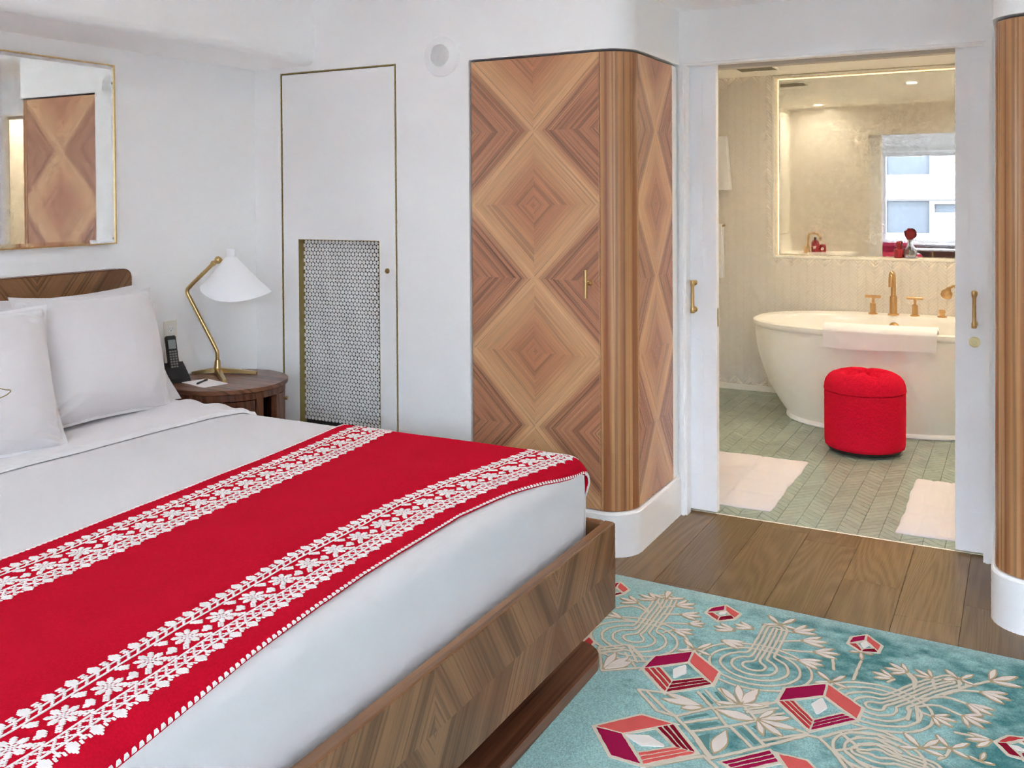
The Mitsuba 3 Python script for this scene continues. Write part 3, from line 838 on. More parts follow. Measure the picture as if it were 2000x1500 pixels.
# red throw across the foot of the bed
XB = lambda y: np.interp(y, [0.6, 1.3, 1.6, 2.2, 2.6, 3.0], [-1.985, -2.003, -2.018, -2.060, -2.105, -2.10])
XF = lambda y: np.interp(y, [0.6, 0.89, 1.25, 1.62, 2.02, 2.25, 2.48, 2.60, 2.66, 2.72, 2.80, 3.1], [-1.150, -1.160, -1.206, -1.237, -1.246, -1.222, -1.182, -1.163, -1.160, -1.172, -1.204, -1.212])
def throw_pt(a, w, lift):
    y = w
    x = XB(y) + (XF(y) - XB(y)) * a
    P = bed_surface(x, y, lift)
    hang = np.clip((y - 2.75) / 0.12, 0, 1)
    P[..., 1] += hang * 0.004 * (1 + np.sin(a * 27.0)) 
    return P
W1 = DY1 + 0.235
tb = thing('throw_blanket', 'red woollen throw with two white floral bands laid across the foot of the bed', 'throw blanket')
us, ws = np.linspace(0, 1, 90), np.concatenate([np.linspace(0.60, DY1 - 0.10, 120), np.linspace(DY1 - 0.09, W1, 40)])
obj('cloth', slab_grid(lambda a, w: throw_pt(a, w, 0.010), lambda a, w: throw_pt(a, w, 0.0035), us, ws), 'm_red_wool', tb, smooth=50)

# white embroidery: a stitch raster, 24 by 44 cells per repeat
def stitch_tile():
    Wd, H = 24, 44
    g = np.zeros((H, Wd), bool)
    cc = lambda c: int(c) % Wd
    def blob(r, c, rows):
        for i, k in enumerate(rows):
            for q in range(-(k // 2), k // 2 + 1): g[r + i, cc(c + q)] = True
    for c in (6, 18): blob(0, c, [1, 3, 5, 5, 5, 3])
    for c in (0, 12): blob(2, c, [3, 1, 3, 1])
    g[6, :] = g[10, :] = True
    for c in range(Wd):
        for r in (7, 8, 9):
            if (c + r) % 6 in (0,): g[r, c] = True
    # flower
    for r in range(11, 30):
        for c in range(-12, 13):
            y, x = r - 20, c
            rho, th = math.hypot(x, y * 1.0), math.atan2(y, x)
            R = 7.5 * (0.82 + 0.18 * math.cos(8 * th))
            on = rho < R
            if 2.5 < rho < 6.4 and abs(math.sin(4 * th)) > 0.95: on = False
            if rho < 2.4: on = (r + c) % 2 == 0 or rho < 0.6
            if on: g[r, cc(12 + c)] = True
    def leafl(r, c, dr_, dc, n, wd):
        for i in range(n):
            k = wd if 0 < i < n - 1 else 0
            for q in range(-k, k + 1):
                rr = int(round(r + dr_ * i + (q if abs(dc) > abs(dr_) else 0))); c2 = int(round(c + dc * i + (0 if abs(dc) > abs(dr_) else q)))
                if 11 <= rr < 30 and not (q == 0 and 1 < i < n - 2 and i % 2): g[rr, cc(c2)] = True
    leafl(14, 4, -0.4, -1, 6, 1); leafl(13, 1, 0.8, 0.3, 5, 1); leafl(23, 20, 0.2, 1, 5, 1); leafl(26, 15, 0.5, 1, 6, 1); leafl(25, 7, 0.5, -1, 5, 1); leafl(20, 0, 1, 0.1, 5, 1)
    g[30, :] = g[36, :] = True
    for c in range(Wd):
        for r in range(31, 36):
            k = (r - 30)
            if (c + k) % 6 == 0 or (c - k) % 6 == 0: g[r, c] = True
    for c in (0, 12): blob(37, c, [1, 3, 5, 5, 5, 3, 1])
    for c in (6, 18): blob(37, c, [1, 1, 3, 1]); g[40, cc(c - 2)] = g[40, cc(c + 2)] = g[41, cc(c - 2)] = g[41, cc(c + 2)] = True
    return g
tile = stitch_tile()
CELL = 0.00388
def stitches(xoff, flip=False):
    """xoff(y): where across the throw the band starts"""
    rows = []
    n = int((W1 - 0.62) / CELL)
    t = tile[::-1] if flip else tile
    for r in range(44):
        row = t[r][np.arange(n) % 24]
        e = np.flatnonzero(np.diff(np.concatenate([[0], row.astype(int), [0]])))
        for s, f in zip(e[::2], e[1::2]):
            while s < f:
                k = min(f, s + 4); rows.append((r, s, k)); s = k
    R = np.array(rows, float)
    jag = 0.18
    y0, y1 = 0.62 + R[:, 1] * CELL, 0.62 + R[:, 2] * CELL
    r0, r1 = R[:, 0] * CELL, (R[:, 0] + 1) * CELL
    ym = (y0 + y1) / 2
    def pt(rr, yy, lift):
        a = (xoff(yy) + rr - XB(yy)) / (XF(yy) - XB(yy))
        return throw_pt(a, yy, lift)
    j = CELL * jag
    c8 = [pt(r0, y0 - j, 0.0103), pt(r0, y1 - j, 0.0103), pt(r1, y1 + j, 0.0103), pt(r1, y0 + j, 0.0103)] + [pt(r0, y0 - j, 0.0116), pt(r0, y1 - j, 0.0116), pt(r1, y1 + j, 0.0116), pt(r1, y0 + j, 0.0116)]
    V = np.stack(c8, 1)
    base = np.array([[4, 6, 5], [4, 7, 6], [0, 1, 5], [0, 5, 4], [1, 2, 6], [1, 6, 5], [2, 3, 7], [2, 7, 6], [3, 0, 4], [3, 4, 7]])
    Fx = (base[None] + (np.arange(len(V)) * 8)[:, None, None]).reshape(-1, 3)
    m = trimesh.Trimesh(V.reshape(-1, 3), Fx, process=False)
    return m
obj('embroidery', stitches(lambda y: XB(y) + 0.045), 'm_thread', tb, label='white floral stitched band')
obj('embroidery', stitches(lambda y: XF(y) - 0.048 - 44 * CELL), 'm_thread', tb, label='white floral stitched band')
# zigzag stitched edge
tri = []
for edge, sgn in ((XF, 1), (XB, -1)):
    ys_ = np.arange(0.62, W1 - 0.02, 0.0145)
    for y in ys_:
        o = []
        for dx, dy in ((-0.0030, -0.003), (-0.0030, 0.003), (0.0030, 0.0052), (0.0030, -0.0052)):
            yy = np.array(y + dy + 0.012); x = edge(yy) + sgn * dx
            o.append(((x - XB(yy)) / (XF(yy) - XB(yy)), yy))
        top = np.array([throw_pt(np.array(a), b, 0.0118) for a, b in o]); bot = np.array([throw_pt(np.array(a), b, 0.0090) for a, b in o])
        tri.append(trimesh.Trimesh(np.vstack([bot, top]), [[4, 6, 5], [4, 7, 6], [0, 1, 5], [0, 5, 4], [1, 2, 6], [1, 6, 5], [2, 3, 7], [2, 7, 6], [3, 0, 4], [3, 4, 7]], process=False))
rimp = [throw_pt(np.array(a), np.array(W1), 0.0065) for a in np.linspace(0, 1, 60)]
obj('edging', cat(*tri, tube(rimp, 0.004, 6), tube([throw_pt(np.array(1.0), np.array(w), 0.006) for w in np.linspace(DY1 - 0.03, W1, 24)], 0.0036, 6)), 'm_thread', tb, label='white scalloped stitched edge')

# turned-down top sheet
def fold_pt(a, w, up):
    xf = np.interp(w, [0.6, 1.7, 2.3, 2.56, 2.70, 2.95], [-2.655, -2.650, -2.640, -2.615, -2.565, -2.56])
    x = -3.20 + (xf + 3.20) * a
    rl = 0.014
    e = np.clip((a - 0.965) / 0.035, 0, 1)
    z = np.where(up, 0.004 + 0.016 * np.sqrt(np.clip(1 - e ** 2, 0, 1)), 0.004)
    P = bed_surface(x, w, 0.0)
    P[..., 2] += z
    P[..., 1] += np.where(w > DY1, z, 0)
    P[..., 2] += 0.004 * (meshkit.fbm(P * [9, 14, 5] + 4, 2, 6) - 0.5) * up + 0.006 * up * np.exp(-((w - 2.66) / 0.06) ** 2) * np.sin(a * 26)
    return P
fs = thing('folded_sheet', 'white top sheet turned down below the pillows', 'sheet')
obj('fold', slab_grid(lambda a, w: fold_pt(a, w, 1.0), lambda a, w: fold_pt(a, w, 0.0), np.concatenate([np.linspace(0, 0.95, 40), np.linspace(0.96, 1, 10)]), np.concatenate([np.linspace(0.62, 2.6, 70), np.linspace(2.615, DY1 + 0.12, 24)])), 'm_sheet', fs, smooth=45)

# pillows
def pillow(w, h, t, fl=0.035, seed=0, pinch=0.05):
    n = 56
    def sd(sgn):
        def fn(u, v):
            x = w / 2 * u * (1 - pinch * (1 - v ** 2)); y = h / 2 * v * (1 - pinch * (1 - u ** 2) * 0.9)
            iu, iv = np.clip(np.abs(u) / (1 - 2 * fl / w), 0, 1), np.clip(np.abs(v) / (1 - 2 * fl / h), 0, 1)
            z = t / 2 * (np.maximum(1 - iu ** 2.6, 0) * np.maximum(1 - iv ** 2.6, 0)) ** 0.52
            P = np.stack([x, y, sgn * z], -1)
            wr = meshkit.fbm(np.stack([x * 7, y * 7, x * 0 + sgn + seed * 3.1], -1), 3, seed) - 0.5
            rim = np.clip((np.maximum(iu, iv) - 0.55) / 0.45, 0, 1)
            cr = np.sin((x + 2 * y * np.sign(x)) * 70 + 6 * meshkit.fbm(np.stack([x * 4, y * 4, x * 0 + seed], -1), 2, seed)) * np.exp(-((iu - 0.85) / 0.2) ** 2 - ((iv - 0.85) / 0.3) ** 2)
            P[..., 2] += sgn * (0.022 * wr * (z > 0.002) + 0.011 * cr * (z > 0.002) * rim + 0.010 * (z > 0.002) * np.abs(meshkit.fbm(np.stack([x * 5 + y * 9, y * 3 - x * 8, x * 0 + seed * 2.3], -1), 3, seed + 2) - 0.5) * (0.3 + rim))
            P[..., 2] += 0.012 * (meshkit.fbm(np.stack([x * 9, y * 9, x * 0 + seed + 9], -1), 2, seed + 4) - 0.5) * (z <= 0.002) + sgn * 0.0012
            return P
        return fn
    e = np.sin(np.linspace(-PI / 2, PI / 2, n)) * 0.6 + np.linspace(-1, 1, n) * 0.4
    return slab_grid(sd(1), sd(-1), e, e)
def stand(m, x0, z0, yc, lean, yaw=0.0, roll=0.0, h=0.45):
    """stands a pillow on its lower edge at (x0, yc, z0), facing +x, leaning back"""
    v = m.vertices; m = m.copy()
    m.vertices = np.stack([v[:, 2], v[:, 0], v[:, 1] + h / 2], 1); m.fix_normals()
    m = rt(m, roll, [1, 0, 0], (0, 0, h / 2)); m = rt(m, -lean, [0, 1, 0]); m = rt(m, yaw, [0, 0, 1])
    return tr(m, x0, yc, z0)
pb = stand(pillow(0.70, 0.52, 0.15, 0.05, 3, 0.085), -2.985, 0.672, 2.360, math.radians(30), 0, math.radians(0), 0.52)
tag(obj('pillow', pb, 'm_cotton', smooth=60), 'flanged white pillow leaning on the headboard behind the big front pillow', 'pillow')
pmn = stand(pillow(0.61, 0.475, 0.28, 0.016, 5, 0.075), -2.875, 0.684, 2.285, math.radians(16), math.radians(3), math.radians(-2.0), 0.475)
tag(obj('pillow', pmn, 'm_cotton', smooth=60), 'plain plump white pillow standing nearest the nightstand', 'pillow')
pf = stand(pillow(0.62, 0.48, 0.26, 0.016, 8, 0.07), -2.745, 0.678, 1.705, math.radians(17), math.radians(-4), math.radians(-1.5), 0.48)
fp = tag(obj('pillow', pf, 'm_cotton', smooth=60), 'white pillow at the left picture edge with a brown stitched flourish', 'pillow')

GEMS=[([('m',0,[(-1.035,2.75),(-1.028,2.84),(-0.929,2.929),(-0.921,2.855)]),('c',0,[(-0.929,2.929),(-0.818,2.838),(-0.814,2.756),(-0.921,2.855)]),('r',3,[(-0.989,2.781),(-0.929,2.718),(-0.926,2.644),(-1.035,2.75)]),('d',3,[(-0.929,2.718),(-0.854,2.781),(-0.814,2.756),(-0.926,2.644)])],[(-1.035,2.75),(-1.028,2.84),(-0.929,2.929),(-0.818,2.838),(-0.814,2.756),(-0.926,2.644)],[(-0.931,2.747),(-0.924,2.827)]),([('c',0,[(-0.848,2.499),(-0.945,2.502),(-1.041,2.386),(-0.958,2.389)]),('m',0,[(-1.041,2.386),(-0.948,2.279),(-0.859,2.279),(-0.958,2.389)]),('d',3,[(-0.886,2.46),(-0.809,2.395),(-0.75,2.395),(-0.848,2.499)]),('c',3,[(-0.809,2.395),(-0.889,2.324),(-0.859,2.279),(-0.75,2.395)])],[(-0.848,2.499),(-0.945,2.502),(-1.041,2.386),(-0.948,2.279),(-0.859,2.279),(-0.75,2.395)],[(-0.944,2.387),(-0.842,2.387)]),([('m',0,[(-0.623,2.752),(-0.62,2.835),(-0.513,2.921),(-0.509,2.844)]),('c',0,[(-0.513,2.921),(-0.4,2.826),(-0.404,2.755),(-0.509,2.844)]),('r',3,[(-0.582,2.776),(-0.511,2.697),(-0.511,2.638),(-0.623,2.752)]),('m',3,[(-0.511,2.697),(-0.447,2.771),(-0.404,2.755),(-0.511,2.638)])],[(-0.623,2.752),(-0.62,2.835),(-0.513,2.921),(-0.4,2.826),(-0.404,2.755),(-0.511,2.638)],[(-0.51,2.74),(-0.512,2.822)]),([('m',0,[(-0.976,3.223),(-0.971,3.268),(-0.931,3.314),(-0.923,3.271)]),('c',0,[(-0.931,3.314),(-0.867,3.267),(-0.874,3.223),(-0.923,3.271)]),('r',3,[(-0.956,3.234),(-0.925,3.213),(-0.922,3.178),(-0.976,3.223)]),('d',3,[(-0.925,3.213),(-0.892,3.242),(-0.874,3.223),(-0.922,3.178)])],[(-0.976,3.223),(-0.971,3.268),(-0.931,3.314),(-0.867,3.267),(-0.874,3.223),(-0.922,3.178)],[(-0.93,3.235),(-0.917,3.258)]),([('m',0,[(-1.362,3.246),(-1.366,3.291),(-1.34,3.329),(-1.335,3.279)]),('c',0,[(-1.34,3.329),(-1.287,3.28),(-1.292,3.241),(-1.335,3.279)]),('r',3,[(-1.345,3.25),(-1.32,3.226),(-1.314,3.202),(-1.362,3.246)]),('d',3,[(-1.32,3.226),(-1.305,3.243),(-1.292,3.241),(-1.314,3.202)])],[(-1.362,3.246),(-1.366,3.291),(-1.34,3.329),(-1.287,3.28),(-1.292,3.241),(-1.314,3.202)],None),([('m',0,[(-0.499,3.215),(-0.496,3.265),(-0.454,3.305),(-0.452,3.263)]),('c',0,[(-0.454,3.305),(-0.401,3.248),(-0.404,3.197),(-0.452,3.263)]),('r',3,[(-0.476,3.227),(-0.453,3.191),(-0.454,3.176),(-0.499,3.215)]),('d',3,[(-0.453,3.191),(-0.418,3.218),(-0.404,3.197),(-0.454,3.176)])],[(-0.499,3.215),(-0.496,3.265),(-0.454,3.305),(-0.401,3.248),(-0.404,3.197),(-0.454,3.176)],[(-0.45,3.211),(-0.451,3.252)]),([('r',0,[(0.015,2.875),(-0.032,2.862),(-0.062,2.815),(-0.035,2.824)]),('d',0,[(-0.062,2.815),(-0.031,2.767),(0.004,2.765),(-0.035,2.824)]),('c',3,[(-0.003,2.847),(0.034,2.836),(0.054,2.847),(0.015,2.875)]),('m',3,[(0.034,2.836),(-0.003,2.786),(0.004,2.765),(0.054,2.847)])],[(0.015,2.875),(-0.032,2.862),(-0.062,2.815),(-0.031,2.767),(0.004,2.765),(0.054,2.847)],[(-0.027,2.813),(0.004,2.808)]),([('m',3,[(-0.685,2.386),(-0.585,2.497),(-0.55,2.456),(-0.637,2.367)]),('c',0,[(-0.567,2.492),(-0.49,2.496),(-0.45,2.454),(-0.519,2.426)])],[(-0.69,2.379),(-0.579,2.5),(-0.489,2.499),(-0.446,2.453),(-0.516,2.412),(-0.633,2.351)],None),([('r',0,[(-1.269,2.783),(-1.269,2.87),(-1.235,2.84),(-1.236,2.765)])],[(-1.269,2.783),(-1.269,2.87),(-1.235,2.84),(-1.236,2.765)],None)]
CLUSTERS=[(-1.162,3.241,-1.235,3.257,3,0.5),(-1.213,3.189,-1.286,3.195,3,0.5),(-1.138,3.263,-1.153,3.359,3,1.0),(-1.091,3.226,-1.032,3.274,3,0.45),(-1.055,3.169,-0.983,3.182,3,0.4),(-1.006,3.11,-0.956,3.137,3,0.4),(-1.039,3.043,-0.966,3.043,3,0.4),(-1.216,3.045,-1.278,3.062,2,0.4),(-0.928,2.944,-0.941,3.026,4,1.2),(-0.848,3.135,-0.92,3.136,3,0.4),(-0.796,3.177,-0.863,3.181,3,0.4),(-0.876,3.046,-0.794,3.038,3,0.3),(-1.143,2.684,-1.121,2.805,2,0.35),(-1.143,2.684,-1.08,2.772,1,0),(-0.725,3.247,-0.736,3.334,4,1.1),(-0.679,3.213,-0.614,3.266,3,0.4),(-0.642,3.164,-0.561,3.188,3,0.4),(-0.591,3.102,-0.514,3.125,3,0.4),(-0.626,3.027,-0.544,3.026,3,0.35),(-0.506,2.936,-0.516,3.009,4,1.2),(-0.454,3.174,-0.444,3.122,3,1.2),(-0.341,3.042,-0.402,3.057,3,0.5),(-0.306,3.102,-0.372,3.121,4,0.5),(-0.238,3.098,-0.289,3.133,3,0.6),(-0.167,3.129,-0.171,3.2,4,1.2),(-0.087,3.16,-0.013,3.227,3,0.6),(-0.112,3.08,-0.03,3.07,3,0.4),(-0.142,2.991,-0.073,2.956,3,0.4),(-0.223,2.873,-0.161,2.857,4,0.5),(-0.149,2.916,-0.08,2.89,4,0.5),(-0.234,2.691,-0.241,2.777,4,1.1),(-0.168,2.726,-0.163,2.8,4,1.2),(-0.068,2.818,-0.131,2.794,3,0.5),(-0.094,2.7,-0.086,2.747,3,1.2),(-0.801,2.624,-0.923,2.627,2,0.25),(-0.799,2.619,-0.857,2.589,1,0),(-0.715,2.682,-0.75,2.783,4,0.9),(-0.712,2.544,-0.713,2.417,1,0),(-0.777,2.625,-0.658,2.621,1,0),(-0.652,2.628,-0.545,2.629,5,0.5),(-0.71,2.684,-0.718,2.798,2,0.5),(-0.71,2.684,-0.684,2.748,1,0)]
RUG_LINES=[[(-1.003,2.627),(-0.913,2.543),(-0.858,2.54),(-0.797,2.484),(-0.715,2.388)],[(-1.003,2.627),(-0.933,2.646)],[(-0.975,2.629),(-0.894,2.559),(-0.858,2.54)],[(-0.858,2.54),(-0.785,2.626),(-0.702,2.684),(-0.646,2.735)],[(-0.825,2.523),(-0.752,2.585)],[(-0.798,2.486),(-0.715,2.557),(-0.646,2.627)],[(-0.715,2.388),(-0.595,2.519)],[(-0.789,2.483),(-0.711,2.394)],[(-0.705,2.557),(-0.63,2.489)],[(-0.676,2.583),(-0.605,2.516)],[(-0.841,2.694),(-0.778,2.63),(-0.715,2.557)],[(-0.823,2.715),(-0.764,2.654)],[(-0.794,2.742),(-0.734,2.681)],[(-0.753,2.6),(-0.715,2.557)],[(-0.781,2.629),(-0.658,2.621)],[(-0.848,2.282),(-0.733,2.392),(-0.686,2.357)],[(-0.702,2.681),(-0.651,2.627)],[(-0.694,2.663),(-0.641,2.713)],[(-0.671,2.654),(-0.634,2.684)],[(-0.659,2.448),(-0.512,2.617),(-0.482,2.618),(-0.435,2.57),(-0.395,2.51)],[(-0.615,2.534),(-0.513,2.623)],[(-0.482,2.618),(-0.438,2.672),(-0.386,2.625)],[(-0.436,2.574),(-0.385,2.617)],[(-0.699,2.679),(-0.626,2.743)],[(-0.686,2.653),(-0.615,2.714)],[(-0.664,2.621),(-0.594,2.696)],[(-0.438,2.676),(-0.371,2.729),(-0.329,2.729),(-0.286,2.708)],[(-0.412,2.685),(-0.347,2.706),(-0.282,2.675)],[(-0.393,2.669),(-0.345,2.685),(-0.279,2.648)],[(-0.383,2.635),(-0.341,2.657),(-0.277,2.624)],[(-0.404,2.582),(-0.367,2.549),(-0.345,2.536)],[(-0.42,2.562),(-0.379,2.518)],[(-0.513,2.623),(-0.563,2.633)],[(-1.21,2.814),(-1.133,2.876),(-1.064,2.78)],[(-1.203,2.797),(-1.136,2.852)],[(-1.193,2.781),(-1.135,2.832)],[(-1.142,2.681),(-1.183,2.765),(-1.21,2.814)],[(-1.127,2.878),(-1.051,2.801)],[(-1.059,2.75),(-1.12,2.819)],[(-1.142,2.681),(-1.047,2.75),(-1.035,2.75)],[(-1.232,2.767),(-1.17,2.786)],[(-1.127,2.878),(-1.062,2.822)]]
POOLS=[((-1.132,2.927),[(-1.132,2.927),(-1.124,2.998),(-1.128,3.091),(-1.13,3.189),(-1.138,3.263)],5,0.03,0.032),((-0.734,2.927),[(-0.734,2.927),(-0.73,3.093),(-0.733,3.21)],5,0.03,0.03),((-0.371,2.856),[(-0.371,2.856),(-0.316,2.913),(-0.243,3.038),(-0.184,3.104)],5,0.022,0.028),((-0.332,2.616),[(-0.375,2.606),(-0.332,2.616),(-0.276,2.613),(-0.216,2.604)],4,0.02,0.026)]
BRANCHES=[[(-1.13,3.189),(-1.162,3.241)],[(-1.151,3.136),(-1.213,3.189)],[(-1.13,3.189),(-1.091,3.226)],[(-1.109,3.141),(-1.055,3.169)],[(-1.086,3.057),(-1.074,3.087),(-1.006,3.11)],[(-1.06,3.009),(-1.039,3.043)],[(-1.171,3.044),(-1.216,3.045)],[(-1.157,3.133),(-1.219,3.168),(-1.269,3.117)],[(-0.929,2.947),(-0.911,2.861)],[(-0.719,3.211),(-0.679,3.213)],[(-0.701,3.127),(-0.642,3.164)],[(-0.677,3.075),(-0.591,3.102)],[(-0.659,3.027),(-0.626,3.027)],[(-0.445,3.111),(-0.449,2.981)],[(-0.341,3.042),(-0.355,3.015)],[(-0.306,3.102),(-0.279,3.07),(-0.282,3.013)],[(-0.527,3.09),(-0.51,3.017)],[(-0.309,3.095),(-0.284,3.057),(-0.282,3.008)],[(-0.238,3.098),(-0.228,3.036)],[(-0.167,3.129),(-0.164,3.075)],[(-0.164,3.075),(-0.087,3.16)],[(-0.202,3.012),(-0.159,3.067),(-0.112,3.08)],[(-0.256,2.957),(-0.197,3.009),(-0.142,2.991)],[(-0.261,2.908),(-0.22,2.95),(-0.149,2.916)],[(-0.259,2.884),(-0.223,2.873)],[(-0.168,2.726),(-0.172,2.689),(-0.19,2.663)],[(-0.159,2.816),(-0.117,2.819)],[(-0.279,2.883),(-0.282,2.822)],[(-0.265,2.901),(-0.254,2.823)]]
DARK_PANELS=[[(-0.846,2.543),(-0.787,2.604),(-0.768,2.592),(-0.83,2.528)],[(-0.819,2.513),(-0.749,2.576),(-0.729,2.56),(-0.798,2.496)],[(-0.84,2.689),(-0.826,2.707),(-0.776,2.659),(-0.79,2.635)],[(-0.807,2.718),(-0.792,2.734),(-0.74,2.684),(-0.757,2.66)],[(-0.781,2.475),(-0.746,2.513),(-0.72,2.418),(-0.725,2.406)],[(-0.696,2.562),(-0.675,2.578),(-0.607,2.525),(-0.627,2.499)],[(-0.665,2.589),(-0.643,2.615),(-0.612,2.591),(-0.601,2.542)]]

# ---------------------------------------------------------------- nightstand and what stands on it
NX, NY, NR, NZ = -3.080, 3.062, 0.258, 0.680
ns = thing('nightstand', 'round walnut nightstand in the corner beside the bed', 'nightstand')
top = lathe([(0, 0), (NR - 0.004, 0), (NR, 0.004), (NR, 0.018), (NR - 0.003, 0.021), (0, 0.021)], 72)
top = tr(top, NX, NY, NZ - 0.021)
mm = trimesh.Trimesh(top.vertices[top.faces].reshape(-1, 3), np.arange(len(top.faces) * 3).reshape(-1, 3), process=False)
obj('top', mm, 'm_walnut', ns, uv=np.stack([mm.vertices[:, 1] + mm.vertices[:, 2], mm.vertices[:, 0]], 1))


def drum(a0, a1, r0, r1, z0, z1, n=24):
    A = np.radians(np.linspace(a0, a1, n))
    p = [(r1 * math.cos(a), r1 * math.sin(a)) for a in A] + [(r0 * math.cos(a), r0 * math.sin(a)) for a in A[::-1]]
    m = tr(extr(Polygon(p), z0, z1), NX, NY)
    v = m.vertices[m.faces].reshape(-1, 3)
    m2 = trimesh.Trimesh(v, np.arange(len(v)).reshape(-1, 3), process=False)
    ang = np.arctan2(v[:, 1] - NY, v[:, 0] - NX)
    return m2, np.stack([np.unwrap(ang) * 0 + ang * NR + v[:, 2] * 0.2, v[:, 2]], 1)


for nm, a, mt in (('apron', (-180, 180, NR - 0.035, NR - 0.012, NZ - 0.05, NZ - 0.021), 'm_walnut'), ('drawer_front', (-135, -18, NR - 0.035, NR - 0.018, NZ - 0.30, NZ - 0.055), 'm_walnut'), ('post', (-17, -9, NR - 0.04, NR - 0.013, 0.06, NZ - 0.05), 'm_walnut'),
                  ('post', (10, 16, NR - 0.04, NR - 0.013, 0.06, NZ - 0.05), 'm_walnut'), ('door', (17, 100, NR - 0.035, NR - 0.016, 0.08, NZ - 0.055), 'm_walnut'), ('lower_front', (-135, -18, NR - 0.035, NR - 0.018, 0.08, NZ - 0.305), 'm_walnut'), ('back', (101, 224, NR - 0.035, NR - 0.016, 0.06, NZ - 0.05), 'm_walnut')):
    m, uv = drum(*a); obj(nm, m, mt, ns, uv=uv)
obj('inside', tr(lathe([(0, 0.05), (NR - 0.10, 0.05), (NR - 0.10, NZ - 0.03), (0, NZ - 0.03)], 40), NX, NY, 0), 'm_black', ns)
obj('base', tr(lathe([(0, 0), (NR - 0.05, 0), (NR - 0.05, 0.05), (NR - 0.012, 0.052), (NR - 0.012, 0.08), (0, 0.08)], 48), NX, NY, 0), 'm_dark_wood', ns)
obj('knob', rt(lathe([(0, 0.02), (0.007, 0.019), (0.009, 0.014), (0.005, 0.008), (0.005, 0), (0, 0)], 16), PI / 2, [0, 1, 0]).apply_transform(trimesh.transformations.rotation_matrix(math.radians(30), [0, 0, 1])).apply_translation([NX + (NR - 0.017) * math.cos(math.radians(30)), NY + (NR - 0.017) * math.sin(math.radians(30)), NZ - 0.085]), 'm_brass_dark', ns, smooth=40)

# brass lamp with a folded white cone shade (drawn in its own upright plane)
lp = thing('table_lamp', 'bent brass table lamp with a white cone shade on the nightstand', 'lamp')
LB = np.array([-3.234, 3.151, NZ])
LX = np.array([0.87997, 0.47502, 0.0])
def L(a, h, o=0.0):
    """a metres along the lamp's plane, h above the table, o towards the room"""
    return LB + LX * a + np.array([0.475, -0.88, 0]) * o + np.array([0, 0, h])
path = smooth_path([L(0, 0.03), L(0, 0.078), L(0.0, 0.098), L(-0.012, 0.124), L(-0.122, 0.342), L(-0.139, 0.376), L(-0.118, 0.402), L(-0.02, 0.496), L(0.0, 0.512)], 2)
obj('stem', tube(path, 0.0092, 16), 'm_brass', lp, smooth=50)
obj('collar', tube([L(0, 0.012), L(0, 0.016), L(0, 0.045), L(0, 0.062)], [0.013, 0.019, 0.014, 0.0115], 18), 'm_brass', lp, smooth=50)
feet = []
for tx, ty in ((-3.046, 3.008), (-3.062, 3.222), (-3.325, 3.085)):
    tip = np.array([tx, ty]); c = LB[:2]; dvec = (tip - c) / np.linalg.norm(tip - c); nrm = np.array([-dvec[1], dvec[0]]); ln = np.linalg.norm(tip - c)
    V = []
    for s, wd, z1 in ((-0.01, 0.017, 0.026), (ln * 0.5, 0.014, 0.020), (ln, 0.010, 0.011)):
        for q in (-1, 1):
            p = c + dvec * s + nrm * wd * q
            V += [(p[0], p[1], NZ + (0.0003 if s > ln * 0.8 else 0.004)), (p[0] - nrm[0] * wd * q * 0.3, p[1] - nrm[1] * wd * q * 0.3, NZ + z1)]
    V = np.array(V)
    feet.append(cat(trimesh.Trimesh(V[:8]).convex_hull, trimesh.Trimesh(V[4:]).convex_hull))
for f_ in feet: obj('foot', f_, 'm_brass', lp)
ball = trimesh.creation.icosphere(subdivisions=3, radius=0.0175); ball.apply_translation(L(0.008, 0.517))
obj('joint', cat(ball, tube([L(0.008, 0.517), L(0.032, 0.508)], 0.008, 12), tube([L(-0.02, 0.497), L(-0.008, 0.506)], 0.0125, 14)), 'm_brass', lp, smooth=40, label='round brass joint')
def shade_pt(ph, s, off=0.0):
    apex, r1, hgt = 0.020, 0.158, 0.165
    r = apex + (r1 - apex) * s ** 0.97 + off
    fold = 1 + 0.10 * s * np.cos(ph) 
    drp = hgt * s + 0.020 * s ** 3 * np.cos(ph - 0.5) - 0.018 * s ** 4 * np.cos(2 * ph) 
    x, o = r * np.cos(ph) * fold + 0.008 * s, r * np.sin(ph) * 0.92
    return L(0, 0)[None, None] * 0 + (LB + LX * 0.066)[None, None] + x[..., None] * LX + o[..., None] * np.array([0.475, -0.88, 0]) + (0.535 - drp)[..., None] * np.array([0, 0, 1.0])
ph = np.linspace(0, 2 * PI, 73); ss = np.linspace(0, 1, 20)
obj('shade', slab_grid(lambda a, s: shade_pt(a, s), lambda a, s: shade_pt(a, s, -0.0025) - np.array([0, 0, 0.001]), ph, ss), 'm_enamel', lp, smooth=40, label='white enamelled cone shade')
obj('cap', tr(lathe([(0, 0.031), (0.021, 0.030), (0.0235, 0.027), (0.0225, 0.0), (0.021, -0.012), (0, -0.012)], 28), *(LB + LX * 0.066 + np.array([0, 0, 0.537]))), 'm_enamel', lp, smooth=40)

